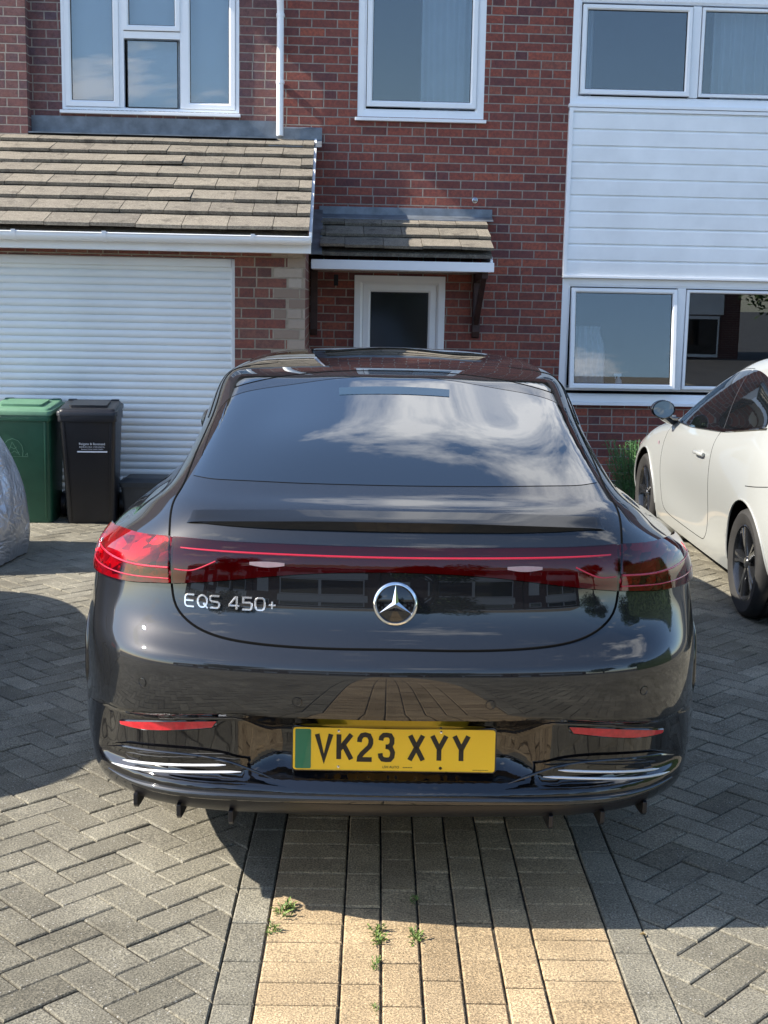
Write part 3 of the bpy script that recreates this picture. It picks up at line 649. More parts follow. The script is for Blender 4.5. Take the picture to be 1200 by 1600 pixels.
class Body:
    def __init__(s, rows, su, sv, warp=None):
        rows = np.array(rows, float)                       # (rows, stations, 3), half loops
        mir = rows[:, -2:0:-1].copy(); mir[:, :, 0] *= -1
        loop = np.concatenate([rows, mir], 1)              # closed
        lo = np.stack([bspline_closed(l, su) for l in loop])
        full = bspline_open(lo, sv)
        if warp is not None: full = warp(full)
        s.g = full; s.nr, s.ns = full.shape[:2]
        s.V = full.reshape(-1, 3)
        s.F = [(i*s.ns+j, i*s.ns+(j+1) % s.ns, (i+1)*s.ns+(j+1) % s.ns, (i+1)*s.ns+j) for i in range(s.nr-1) for j in range(s.ns)]
        s.bvh = BVHTree.FromPolygons([Vector(v) for v in s.V], s.F)
        du = np.roll(full, -1, 1)-np.roll(full, 1, 1); dv = np.gradient(full, axis=0)
        nm = np.cross(du, dv); nm /= np.maximum(np.linalg.norm(nm, axis=2, keepdims=True), 1e-9); s.N = nm.reshape(-1, 3)
        c = s.V.mean(0)
        if ((s.V-c)*s.N).sum() < 0: s.N = -s.N; s.flip = True
        else: s.flip = False
    def near(s, p):
        loc, nrm, idx, d = s.bvh.find_nearest(Vector(p)); f = s.F[idx]
        w_ = [1/max(1e-6, (Vector(s.V[i])-loc).length)**2 for i in f]; W_ = sum(w_)
        n = sum((Vector(s.N[i])*a for i, a in zip(f, w_)), Vector())/W_
        return loc, n.normalized()
    def rear(s, x, z, y0=-2.0):
        """surface point straight ahead of (x, z) seen from behind"""
        loc, nrm, idx, d = s.bvh.ray_cast(Vector((x, y0, z)), Vector((0, 1, 0)))
        return loc if loc is not None else s.near((x, 0.3, z))[0]
    def side(s, y, z, sgn):
        loc, nrm, idx, d = s.bvh.ray_cast(Vector((sgn*3, y, z)), Vector((-sgn, 0, 0)))
        return loc if loc is not None else s.near((sgn*.8, y, z))[0]
def smooth_curve(pts, n, closed=False):
    """n points evenly spaced along a smooth curve through pts"""
    pts = np.array([tuple(p) for p in pts], float)
    if len(pts) > 2: c = bspline_open(pts, 12)
    else: c = pts
    d = np.r_[0, np.cumsum(np.linalg.norm(np.diff(c, axis=0), axis=1))]; t = np.linspace(0, d[-1], n)
    return np.stack([np.interp(t, d, c[:, k]) for k in range(3)], 1)
def patch(body, name, mat, top, bot, nx, ny, off, parent, thick=0.006, projector=None, smooth=True):
    """a panel lying on the body between two edge curves, raised by off with a turned-in rim"""
    T = smooth_curve(top, nx+1); B = smooth_curve(bot, nx+1); vs = []; ns = []
    def proj(p):
        if projector: return projector(p)
        return body.near(p)
    for k in range(ny+1):
        for i in range(nx+1):
            q = T[i]*(1-k/ny)+B[i]*(k/ny); l, n = proj(q); vs.append(l+n*off); ns.append(n)
    W_ = nx+1
    fs = [(k*W_+i, (k+1)*W_+i, (k+1)*W_+i+1, k*W_+i+1) for k in range(ny) for i in range(nx)]
    a, b_, c = Vector(vs[0]), Vector(vs[W_]), Vector(vs[1])
    rim = [i for i in range(nx)] + [k*W_+nx for k in range(ny)] + [ny*W_+nx-i for i in range(nx)] + [(ny-k)*W_ for k in range(ny)]
    m0 = len(vs); nn = list(ns)
    for r in rim: vs.append(vs[r]-ns[r]*thick); nn.append(ns[r])
    K = len(rim); fs += [(rim[i], rim[(i+1) % K], m0+(i+1) % K, m0+i) for i in range(K)]
    mid = (ny//2)*W_+nx//2
    fn = (Vector(vs[mid+W_])-Vector(vs[mid])).cross(Vector(vs[mid+1])-Vector(vs[mid]))
    if fn.dot(ns[mid]) < 0: fs = [tuple(reversed(f)) for f in fs]
    o = mesh(name, vs, fs, mat, parent, smooth=True)
    o.data.normals_split_custom_set_from_vertices([tuple(n) for n in nn])
    return o
def seam(body, name, pts, r, parent, mat='seam', n=60, sink=0.35, closed=False, flat=None):
    c = smooth_curve(pts, n); P = []
    for p in c: l, nr = body.near(p); P.append(l - nr*r*sink)
    return MB().tube(P, r, 6).build(name, mat, parent, smooth=True)
def strokes_mesh(paths, wd, put, depth, closed=()):
    """raised letter strokes: paths of 2-D points with mitred joints, put(x, y, h) -> 3-D"""
    mb = MB()
    for pi, p in enumerate(paths):
        cl = pi in closed or (len(p) > 3 and p[0] == p[-1])
        q = [Vector((a, b_, 0)) for a, b_ in (p[:-1] if cl else p)]; m = len(q); L = []; Rr = []
        for i in range(m):
            d1 = (q[i]-q[i-1]) if (i > 0 or cl) else (q[1]-q[0]); d2 = (q[(i+1) % m]-q[i]) if (i < m-1 or cl) else (q[-1]-q[-2])
            d1.normalize(); d2.normalize(); n1 = Vector((-d1.y, d1.x, 0)); n2 = Vector((-d2.y, d2.x, 0)); nb = (n1+n2)
            nb = nb.normalized() if nb.length > .2 else n1
            k = wd/2/max(.45, nb.dot(n1)); L.append(q[i]+nb*k); Rr.append(q[i]-nb*k)
        vs = [];
        for h in (0, depth*.6, depth):
            for i in range(m):
                f = 1 if h < depth else .55
                c_ = (L[i]+Rr[i])/2; vs.append(put(*(c_+(L[i]-c_)*f).xy, h)); vs.append(put(*(c_+(Rr[i]-c_)*f).xy, h))
        fs = []; S2 = 2*m
        for i in range(m if cl else m-1):
            a, b_ = 2*i, 2*((i+1) % m)
            fs.append((2*S2+a, 2*S2+b_, 2*S2+b_+1, 2*S2+a+1))
            for l in (0, 1):
                fs.append((l*S2+a, l*S2+b_, (l+1)*S2+b_, (l+1)*S2+a)); fs.append((l*S2+a+1, (l+1)*S2+a+1, (l+1)*S2+b_+1, l*S2+b_+1))
        if not cl:
            for a in (0, 2*(m-1)):
                for l in (0, 1): fs.append((l*S2+a, l*S2+a+1, (l+1)*S2+a+1, (l+1)*S2+a))
        mb.add(vs, fs)
    return mb
def arc(cx, cy, r, a0, a1, n=10, ry=None):
    ry = ry or r; return [(cx+r*math.cos(R(a0+(a1-a0)*i/n)), cy+ry*math.sin(R(a0+(a1-a0)*i/n))) for i in range(n+1)]
def body_mesh(body, name, mat, parent, floor_z=None, wells=(), well_mat='seam'):
    """closed shell of the body with wheel wells cut out"""
    V = [tuple(v) for v in body.V]; F = [tuple(reversed(f)) if body.flip else f for f in body.F]; ns = body.ns
    V.append(tuple(body.g[0].mean(0))); c = len(V)-1; F += [((j+1) % ns, j, c) for j in range(ns)]
    top = len(V); V.append(tuple(body.g[-1].mean(0))); o_ = (body.nr-1)*ns; F += [(o_+j, o_+(j+1) % ns, top) for j in range(ns)]
    o = mesh(name, V, F, mat, parent, mats=[mat, well_mat])
    bm = bmesh.new(); bm.from_mesh(o.data); bmesh.ops.remove_doubles(bm, verts=bm.verts, dist=1e-5); bmesh.ops.dissolve_degenerate(bm, dist=1e-6, edges=bm.edges); bmesh.ops.recalc_face_normals(bm, faces=bm.faces); bm.to_mesh(o.data); bm.free()
    if wells:
        bm = bmesh.new(); bm.from_mesh(o.data)
        for (y, z, r, x0, x1) in wells:
            sg = 1 if x1 > 0 else -1; lim = min(abs(x0), abs(x1))
            def ins(v): return v.co.x*sg > lim and math.hypot(v.co.y-y, v.co.z-z) < r
            kill = [f for f in bm.faces if all(ins(v) for v in f.verts)]
            bmesh.ops.delete(bm, geom=kill, context='FACES')
            for v in [v for v in bm.verts if v.link_faces and ins(v)]:
                d = math.hypot(v.co.y-y, v.co.z-z)
                if d > 1e-5: v.co.y = y+(v.co.y-y)*r/d; v.co.z = z+(v.co.z-z)*r/d
        bmesh.ops.delete(bm, geom=[v for v in bm.verts if not v.link_faces], context='VERTS')
        bm.to_mesh(o.data); bm.free()
        for (y, z, r, x0, x1) in wells:
            sg = 1 if x1 > 0 else -1; xi = sg*min(abs(x0), abs(x1)); ln = MB(); nq = 40; V2 = []
            for q in range(nq+1):
                a_ = R(-25+230*q/nq); yy, zz = y+(r+.004)*math.cos(a_), z+(r+.004)*math.sin(a_)
                xo = body.side(yy, max(zz, .3), sg).x-sg*.012
                V2 += [(xi, yy, zz), (xo, yy, zz)]
            b0 = len(V2); V2.append((xi, y, z))
            ln.add(V2, [(2*q, 2*q+1, 2*q+3, 2*q+2) for q in range(nq)]+[(2*q, 2*q+2, b0) for q in range(nq)])
            mesh('wheel_well', ln.v, ln.f, well_mat, o)
    o.data.polygons.foreach_set('use_smooth', [True]*len(o.data.polygons)); auto_smooth(o, 50)
    return o
def wheel(parent, x, y, z, r, w_, sgn, spokes=7, rim_r=None, mat='alloy_dark', style='v'):
    """tyre, rim and hub as parts of a wheel; axis along x; sgn +1 outer face to +x"""
    rim_r = rim_r or r*.70; t = MB()
    prof = [(rim_r*.97, -w_*.42), (rim_r*1.02, -w_*.47), (r*.90, -w_*.52), (r*.965, -w_*.46), (r*.99, -w_*.38), (r, -w_*.27), (r, -w_*.20), (r*.985, -w_*.195), (r*.985, -w_*.165), (r, -w_*.16), (r, -.004), (r*.985, -.003), (r*.985, .003), (r, .004), (r, w_*.16), (r*.985, w_*.165), (r*.985, w_*.195), (r, w_*.20), (r, w_*.27), (r*.99, w_*.38), (r*.965, w_*.46), (r*.90, w_*.52), (rim_r*1.02, w_*.47), (rim_r*.97, w_*.42)]
    t.lathe(prof, 56, 'x', (0, 0, 0)); wo_ = t.build('wheel', 'tyre', parent, smooth=True); wo_.location = (x, y, z)
    m = MB(); o = sgn*w_*.40
    m.lathe([(rim_r*1.0, o+sgn*.012), (rim_r*.965, o+sgn*.014), (rim_r*.93, o), (rim_r*.90, o-sgn*.05), (rim_r*.88, -o*.6)], 48, 'x')
    for k in range(spokes):
        a = 2*math.pi*k/spokes
        for da in ((-.13, .13) if style == 'v' else (0,)):
            P = []
            for rr_, ww, hh in ((rim_r*.16, .030, -.012), (rim_r*.5, .022, -.004), (rim_r*.93, .030, -.002)):
                aa = a + da*(1-0.0)*(rr_/rim_r)
                c_ = Vector((o+sgn*hh, math.cos(aa)*rr_, math.sin(aa)*rr_)); tn = Vector((0, -math.sin(aa), math.cos(aa)))
                P.append([c_-tn*ww*.5, c_-tn*ww*.3+Vector((sgn*.010, 0, 0)), c_+tn*ww*.3+Vector((sgn*.010, 0, 0)), c_+tn*ww*.5, c_+tn*ww*.4-Vector((sgn*.03, 0, 0)), c_-tn*ww*.4-Vector((sgn*.03, 0, 0))])
            vs = [v for q in P for v in q]; fs = [(i*6+k2, i*6+(k2+1) % 6, (i+1)*6+(k2+1) % 6, (i+1)*6+k2) for i in range(2) for k2 in range(6)]
            m.add(vs, fs)
    rim = m.build('rim', mat, wo_, smooth=True)
    MB().lathe([(0, o+sgn*.006), (rim_r*.13, o+sgn*.004), (rim_r*.20, o-sgn*.012), (rim_r*.20, o-sgn*.05)], 24, 'x').build('hub_cap', mat, wo_, smooth=True)
    MB().lathe([(.02, o-sgn*.085), (rim_r*.72, o-sgn*.085), (rim_r*.72, o-sgn*.10), (.02, o-sgn*.10)], 32, 'x', closed=True).build('brake_disc', 'alloy', wo_, smooth=True)
    return wo_

# ---- the big dark saloon in the foreground (car frame: x right, y forward from the rear bumper, z up)
rows = [
 [(0,.32,.25),(.25,.32,.25),(.45,.33,.25),(.60,.38,.25),(.72,.44,.245),(.81,.58,.235),(.84,.95,.18),(.86,1.5,.16),(.86,2.4,.16),(.86,3.3,.16),(.84,4.15,.18),(.72,4.72,.2),(.45,4.98,.2),(0,5.08,.2)],
 [(0,.10,.300),(.25,.11,.300),(.45,.13,.298),(.62,.19,.295),(.765,.30,.298),(.848,.48,.31),(.89,.95,.26),(.91,1.5,.24),(.91,2.4,.24),(.91,3.3,.24),(.90,4.15,.26),(.80,4.78,.27),(.5,5.06,.27),(0,5.15,.27)],
 [(0,.035,.375),(.25,.045,.375),(.45,.07,.375),(.63,.13,.375),(.785,.265,.375),(.864,.47,.375),(.925,.93,.36),(.93,1.5,.33),(.92,2.4,.33),(.92,3.3,.33),(.925,4.15,.36),(.84,4.80,.36),(.52,5.10,.36),(0,5.19,.36)],
 [(0,.03,.45),(.25,.04,.45),(.45,.065,.45),(.64,.125,.45),(.79,.26,.45),(.875,.465,.45),(.95,.90,.45),(.94,1.5,.43),(.925,2.4,.43),(.925,3.3,.43),(.945,4.15,.46),(.86,4.80,.46),(.53,5.12,.45),(0,5.21,.45)],
 [(0,.02,.53),(.25,.03,.53),(.45,.055,.53),(.645,.115,.53),(.79,.25,.53),(.87,.46,.53),(.958,.88,.54),(.95,1.5,.53),(.935,2.4,.53),(.935,3.3,.53),(.955,4.15,.55),(.865,4.80,.55),(.53,5.12,.54),(0,5.21,.54)],
 [(0,.005,.61),(.25,.015,.61),(.45,.04,.61),(.645,.10,.61),(.79,.24,.61),(.87,.46,.61),(.952,.87,.63),(.95,1.5,.62),(.94,2.4,.62),(.94,3.3,.62),(.95,4.15,.64),(.86,4.80,.64),(.52,5.11,.63),(0,5.20,.63)],
 [(0,.0,.68),(.25,.01,.68),(.45,.035,.68),(.645,.095,.68),(.785,.235,.685),(.865,.45,.69),(.938,.86,.71),(.945,1.5,.70),(.94,2.4,.70),(.94,3.3,.70),(.94,4.15,.72),(.85,4.79,.71),(.5,5.09,.70),(0,5.17,.70)],
 [(0,.005,.728),(.25,.015,.728),(.45,.04,.728),(.645,.10,.730),(.78,.24,.735),(.858,.45,.75),(.925,.86,.775),(.935,1.5,.77),(.935,2.4,.76),(.935,3.3,.76),(.925,4.15,.78),(.83,4.76,.76),(.48,5.05,.75),(0,5.12,.75)],
 [(0,.028,.752),(.25,.038,.752),(.45,.062,.754),(.64,.125,.762),(.772,.26,.78),(.852,.46,.81),(.908,.86,.83),(.92,1.5,.82),(.93,2.4,.82),(.925,3.3,.82),(.905,4.15,.83),(.80,4.72,.80),(.46,4.98,.79),(0,5.05,.79)],
 [(0,.062,.785),(.25,.070,.785),(.45,.095,.79),(.632,.155,.80),(.768,.285,.83),(.848,.475,.86),(.893,.86,.875),(.91,1.5,.865),(.92,2.4,.86),(.91,3.3,.86),(.885,4.12,.87),(.77,4.65,.84),(.44,4.88,.83),(0,4.94,.83)],
 [(0,.088,.84),(.25,.096,.84),(.45,.118,.845),(.628,.175,.855),(.765,.30,.875),(.845,.485,.90),(.878,.86,.91),(.895,1.5,.90),(.905,2.4,.89),(.89,3.3,.89),(.86,4.08,.90),(.73,4.52,.875),(.42,4.74,.87),(0,4.80,.87)],
 [(0,.100,.91),(.25,.108,.91),(.45,.130,.912),(.625,.188,.917),(.762,.315,.925),(.838,.50,.935),(.858,.86,.945),(.878,1.5,.93),(.888,2.4,.92),(.87,3.3,.915),(.83,4.02,.93),(.69,4.38,.91),(.40,4.55,.91),(0,4.60,.91)],
 [(0,.110,.98),(.25,.118,.98),(.45,.140,.98),(.62,.20,.978),(.752,.33,.972),(.824,.52,.965),(.835,.86,.975),(.855,1.5,.955),(.868,2.4,.945),(.85,3.3,.94),(.80,3.94,.955),(.65,4.22,.945),(.38,4.36,.945),(0,4.42,.945)],
 [(0,.125,1.045),(.25,.133,1.045),(.45,.158,1.043),(.612,.225,1.035),(.735,.36,1.012),(.80,.56,.99),(.812,.87,1.0),(.83,1.5,.978),(.845,2.4,.965),(.825,3.3,.96),(.77,3.86,.975),(.62,4.12,.97),(.37,4.24,.972),(0,4.30,.975)],
 [(0,.165,1.088),(.25,.174,1.088),(.45,.20,1.085),(.605,.275,1.075),(.715,.42,1.042),(.768,.62,1.016),(.783,.90,1.022),(.808,1.5,.998),(.825,2.4,.985),(.805,3.3,.98),(.745,3.80,.995),(.60,4.03,.995),(.36,4.14,1.0),(0,4.19,1.005)],
 [(0,.26,1.108),(.25,.268,1.108),(.45,.295,1.106),(.60,.37,1.098),(.695,.52,1.068),(.738,.70,1.040),(.755,.94,1.040),(.788,1.5,1.016),(.808,2.4,1.003),(.788,3.3,.998),(.725,3.76,1.012),(.585,3.97,1.015),(.35,4.07,1.02),(0,4.12,1.025)],
 [(0,.42,1.130),(.25,.43,1.130),(.44,.46,1.128),(.585,.55,1.121),(.66,.70,1.097),(.700,.86,1.068),(.722,1.05,1.058),(.765,1.5,1.036),(.790,2.4,1.022),(.77,3.3,1.016),(.705,3.72,1.03),(.57,3.92,1.033),(.34,4.02,1.04),(0,4.07,1.045)],
 [(0,.80,1.197),(.24,.81,1.197),(.43,.85,1.194),(.570,.92,1.190),(.638,1.05,1.170),(.682,1.19,1.140),(.692,1.38,1.112),(.735,1.75,1.080),(.762,2.4,1.065),(.742,3.25,1.058),(.675,3.62,1.07),(.545,3.80,1.075),(.33,3.90,1.085),(0,3.95,1.09)],
 [(0,1.20,1.262),(.23,1.21,1.261),(.41,1.25,1.257),(.56,1.28,1.258),(.632,1.40,1.243),(.674,1.52,1.215),(.694,1.64,1.190),(.705,1.95,1.150),(.728,2.45,1.140),(.706,3.12,1.130),(.635,3.42,1.14),(.51,3.58,1.148),(.31,3.67,1.158),(0,3.71,1.163)],
 [(0,1.62,1.325),(.22,1.63,1.324),(.40,1.66,1.319),(.56,1.69,1.318),(.630,1.78,1.304),(.668,1.87,1.280),(.688,1.98,1.256),(.702,2.16,1.236),(.706,2.50,1.222),(.668,2.98,1.212),(.595,3.20,1.22),(.475,3.32,1.228),(.29,3.40,1.238),(0,3.44,1.243)],
 [(0,2.05,1.374),(.21,2.05,1.373),(.38,2.08,1.368),(.545,2.11,1.362),(.605,2.18,1.350),(.637,2.26,1.330),(.653,2.33,1.316),(.662,2.42,1.306),(.652,2.56,1.297),(.628,2.84,1.290),(.555,2.98,1.295),(.44,3.06,1.303),(.27,3.12,1.312),(0,3.15,1.317)],
 [(0,2.40,1.402),(.20,2.40,1.401),(.34,2.42,1.397),(.46,2.45,1.388),(.525,2.49,1.376),(.555,2.52,1.366),(.572,2.56,1.358),(.582,2.60,1.354),(.586,2.66,1.352),(.562,2.74,1.350),(.50,2.80,1.353),(.40,2.84,1.360),(.24,2.87,1.368),(0,2.89,1.373)],
 [(0,2.60,1.413),(.12,2.60,1.412),(.22,2.61,1.409),(.32,2.62,1.403),(.38,2.635,1.397),(.41,2.645,1.393),(.42,2.655,1.391),(.425,2.665,1.390),(.425,2.675,1.390),(.41,2.685,1.390),(.36,2.695,1.392),(.28,2.70,1.397),(.16,2.705,1.402),(0,2.71,1.405)],
 [(0,2.655,1.4155),(.03,2.655,1.4155),(.06,2.656,1.415),(.09,2.657,1.4145),(.11,2.659,1.414),(.12,2.66,1.4138),(.122,2.661,1.4138),(.122,2.662,1.4138),(.12,2.663,1.4138),(.11,2.664,1.414),(.09,2.665,1.414),(.06,2.666,1.4145),(.03,2.667,1.415),(0,2.667,1.415)],
]
def lean(rows):
    # the tailgate glass rises more steeply than first measured: slide the upper rows towards the tail
    kx = [0, .26, .42, .8, 1.2, 1.62, 2.05, 2.4, 2.6, 3.2, 3.6, 4.0, 6]; ky = [0, .23, .35, .586, .835, 1.12, 1.50, 1.85, 2.10, 2.85, 3.4, 3.92, 5.92]
    out = []
    for i, r_ in enumerate(rows):
        f = 0 if i < 14 else (.5 if i == 14 else (.8 if i == 15 else 1.0)); q = []
        for st_i, (x, v, z) in enumerate(r_):
            v2 = v+(np.interp(v, kx, ky)-v)*f*(1, 1, 1, 1, 1, .92, .80, .58, .38, .25, .25, .25, .25, .25)[st_i]; k = (v2+3.1)/(v+3.1); q.append((x*k, v2, 1.65+(z-1.65)*k))
        out.append(q)
    return out
rows = lean(rows)
for i_, dz in ((14, -.006), (15, -.002), (19, .011), (20, .001), (21, .005), (22, .015), (23, .015)): rows[i_] = [(x, v, z+dz) for x, v, z in rows[i_]]
for i_, dv, z0 in ((13, .012, None), (14, .035, 1.090), (15, .030, 1.114)):
    rows[i_] = [(x, v+(dv if k < 5 else 0), (z if z0 is None or k > 3 else z+(z0-rows[i_][0][2]))) for k, (x, v, z) in enumerate(rows[i_])]
for i_, dv in ((19, (-.02,)*5), (20, (-.23, -.23, -.23, -.22, -.17, -.09)), (21, (-.20, -.20, -.20, -.18, -.15, -.08))):
    rows[i_] = [(x, v+(dv[k] if k < len(dv) else 0), z) for k, (x, v, z) in enumerate(rows[i_])]
for i_, dx, dz in ((19, .006, .008), (20, .014, .014), (21, .020, .015), (22, .02, .004)): rows[i_] = [(x+dx if 3 <= k <= 10 and x > .05 else x, v, z+(dz if 4 <= k <= 10 else dz*.4 if k in (3, 11) else 0)) for k, (x, v, z) in enumerate(rows[i_])]
def LN(x, v):
    kx = [0, .26, .42, .8, 1.2, 1.62, 2.05, 2.4, 2.6, 3.2]; ky = [0, .23, .35, .586, .835, 1.12, 1.50, 1.85, 2.10, 2.85]
    v2 = float(np.interp(v, kx, ky)); return (x*(v2+3.1)/(v+3.1), v2)
def sstep(a, b_, x): t = np.clip((x-a)/(b_-a), 0, 1); return t*t*(3-2*t)
def eqs_warp(g):
    """the black lower bumper is let in: a wide shallow recess with a deeper plate trough, below the painted shelf"""
    x, y, z = g[..., 0], g[..., 1], g[..., 2]; ax = np.abs(x); rear = 1-sstep(.50, .75, y)
    top = .597 - .035*sstep(.40, .75, ax)                                       # upper edge dips towards the plate
    bot = .380+0*x
    m1 = sstep(0, .016, top-z)*sstep(0, .03, z-bot)*(1-sstep(.76, .84, ax))*rear
    top2 = .590
    m2 = sstep(0, .014, top2-z)*sstep(0, .022, z-.408)*(1-sstep(.285, .42, ax))*rear
    # the lower side grilles sit in a scoop of their own
    zc = .424 - .026*sstep(.4, .75, ax); m3 = np.exp(-((z-zc)/.026)**2)*sstep(.33, .50, ax)*(1-sstep(.70, .82, ax))*rear
    g = g.copy(); g[..., 1] = y + .026*m1 + .050*m2 + .012*m3
    return g
CAR_O = Vector((0.17, 3.10, 0)); CAR_A = R(2.0)
BODY = Body(rows, 16, 10, eqs_warp)
SKIN = Body(rows, 8, 6)                                  # the same body without its recess, to span trims across it
car = thing('parked_car', 'glossy dark grey saloon with full width red light bar and yellow number plate', 'car', CAR_O, -CAR_A)
WR, WW = .325, .245
wells = [(yy, .325, .365, s_*.62-.0 if s_ > 0 else -1.2, 1.2 if s_ > 0 else -.62) for yy in (1.2, 4.12) for s_ in (1, -1)]
bodyo = body_mesh(BODY, 'body', 'paint', car, wells=wells)
for yy in (1.2, 4.12):
    for s_ in (1, -1): wheel(car, s_*.785, yy, WR, WR, WW, s_, 10, mat='alloy_dark', style='s')
def mir(pts, s_): return [(p[0]*s_, p[1], p[2]) for p in pts]
# rear glass
gt_ = [(-.572, 1.02, 1.195), (-.562, 1.30, 1.255), (-.515, 1.52, 1.295), (-.40, 1.60, 1.315), (-.2, 1.625, 1.325), (0, 1.63, 1.328), (.2, 1.625, 1.325), (.40, 1.60, 1.315), (.515, 1.52, 1.295), (.562, 1.30, 1.255), (.572, 1.02, 1.195)]
gb_ = [(-.594, .62, 1.132), (-.50, .50, 1.128), (-.35, .455, 1.128), (-.17, .435, 1.130), (0, .43, 1.130), (.17, .435, 1.130), (.35, .455, 1.128), (.50, .50, 1.128), (.594, .62, 1.132)]
def hug(x, y): l = BODY.bvh.ray_cast(Vector((x, y, 3)), Vector((0, 0, -1)))[0]; return l
gl_top = [(-.592, .80), (-.606, 1.10), (-.610, 1.27), (-.598, 1.40), (-.56, 1.49), (-.45, 1.58), (-.3, 1.635), (-.15, 1.665), (0, 1.675), (.15, 1.665), (.3, 1.635), (.45, 1.58), (.56, 1.49), (.598, 1.40), (.610, 1.27), (.606, 1.10), (.592, .80)]
gl_bot = [(-.588, .60), (-.53, .53), (-.45, .49), (-.35, .463), (-.25, .447), (-.12, .438), (0, .435), (.12, .438), (.25, .447), (.35, .463), (.45, .49), (.53, .53), (.588, .60)]
GLT = [hug(*LN(*p)) for p in gl_top]; GLB = [hug(*LN(*p)) for p in gl_bot]
rg = patch(BODY, 'rear_window', 'tint', GLT, GLB, 90, 40, .0015, car, .004)
seam(BODY, 'window_seal', GLT, .0035, rg, n=120); seam(BODY, 'window_seal', GLB, .0022, rg, n=90)
stop = patch(BODY, 'high_brake_lamp', 'red_dark', [hug(*LN(x, y)) for x, y in ((-.20, 1.535), (0, 1.55), (.20, 1.535))], [hug(*LN(x, y)) for x, y in ((-.195, 1.44), (0, 1.452), (.195, 1.44))], 24, 3, .003, rg, .002)
M['stop'] = simple('smoked_lamp', (0.03, 0.06, 0.10), 0.35, var=.05, spec=.25); stop.data.materials[0] = M['stop']
# black glass roof panel behind a seam, and roof edge strips
rf_t = [hug(*LN(x, y)) for x, y in ((-.50, 2.46), (-.3, 2.56), (0, 2.60), (.3, 2.56), (.50, 2.46))]
rf_b = [hug(*LN(x, y)) for x, y in ((-.585, 1.60), (-.45, 1.70), (-.3, 1.755), (0, 1.79), (.3, 1.755), (.45, 1.70), (.585, 1.60))]
rp = patch(BODY, 'glass_roof', 'tint', rf_t, rf_b, 40, 24, .0012, car, .004)
seam(BODY, 'roof_seal', rf_b, .003, rp, n=70)
# hatch shut line
hl = [(-.46, 2.05, 1.37), (-.615, 1.86, 1.32), (-.640, 1.60, 1.275), (-.638, 1.25, 1.215), (-.624, .90, 1.155), (-.610, .55, 1.112), (-.601, .33, 1.085), (-.592, .24, 1.03), (-.586, .19, .96), (-.582, .17, .90), (-.572, .16, .855), (-.548, .14, .822), (-.50, .11, .795), (-.42, .08, .779), (-.30, .06, .770), (-.15, .05, .766), (0, .05, .765)]
def LNp(p):
    if p[2] < 1.09: return p
    x, v = LN(p[0], p[1]); k = (v+3.1)/(p[1]+3.1); return (x, v, 1.65+(p[2]-1.65)*k)
hp = [BODY.near(LNp(p))[0] for p in hl]
full = hp + [Vector((-p.x, p.y, p.z)) for p in reversed(hp[:-1])]
trunk_seam = seam(BODY, 'tailgate_shut_line', full, .0042, bodyo, n=260)
for s_ in (-1, 1):
    seam(BODY, 'roof_joint', [BODY.near(LNp((s_*a_, b2, c_)))[0] for a_, b2, c_ in ((.668, 1.45, 1.225), (.668, 1.70, 1.265), (.655, 2.0, 1.318), (.635, 2.25, 1.35), (.60, 2.5, 1.375))], .004, bodyo, n=40)
# tail lamps and the light bar
def rearpt(x, z): return BODY.rear(x, z)
BX = .583
def lamp_curves(s_):
    top = [rearpt(-BX-.003, 1.018), rearpt(-.66, 1.012), rearpt(-.72, 1.008), Vector((-.775, .43, 1.005)), Vector((-.812, .52, 1.0)), Vector((-.828, .60, .992))]
    bot = [rearpt(-BX-.003, .905), rearpt(-.66, .897), rearpt(-.72, .890), Vector((-.78, .35, .884)), Vector((-.826, .44, .886)), Vector((-.852, .53, .905))]
    f = lambda P: [BODY.near((p[0]*1, p[1], p[2]))[0] for p in P]
    t, b_ = f(top), f(bot)
    if s_ > 0: t = [Vector((-p.x, p.y, p.z)) for p in t]; b_ = [Vector((-p.x, p.y, p.z)) for p in b_]
    return t, b_
M['lens_h'] = None
def mk_housing(name, dark, lite, sc):
    s = N(name); o = s.obj(); x = s.xyz(o)
    rays = s.math('ADD', s.math('MULTIPLY', x[0], 30.0), s.math('MULTIPLY', x[2], -38.0))
    v = s.n('ShaderNodeTexWave', {'Scale': sc, 'Distortion': 3.0, 'Detail': 2.0, 'Detail Scale': 2.0}); s.set(v.inputs['Vector'], s.vec(rays, x[2], x[1]))
    nf = s.noise(14, 4, 0.6, o); vv = s.n('ShaderNodeTexVoronoi', {'Scale': 26.0}); s.set(vv.inputs['Vector'], s.vec(x[0], s.math('MULTIPLY', x[1], .7), s.math('ADD', s.math('MULTIPLY', x[2], 1.8), s.math('MULTIPLY', x[0], -.7)))); c = s.ramp(s.math('ADD', s.math('MULTIPLY', s.xyz(vv.outputs['Color'])[0], .6), s.math('MULTIPLY', nf, .5)), [(0.30, dark), (0.5, tuple(.5*(p_+q_) for p_, q_ in zip(dark, lite))), (0.85, lite)])
    return s.done(s.bsdf(c, 0.25, 0.5, s.bump(vv.outputs['Distance'], .5, .008)))
M['lens_h'] = mk_housing('lamp_reflector', (0.16, 0.06, 0.07), (0.95, 0.55, 0.55), .35)
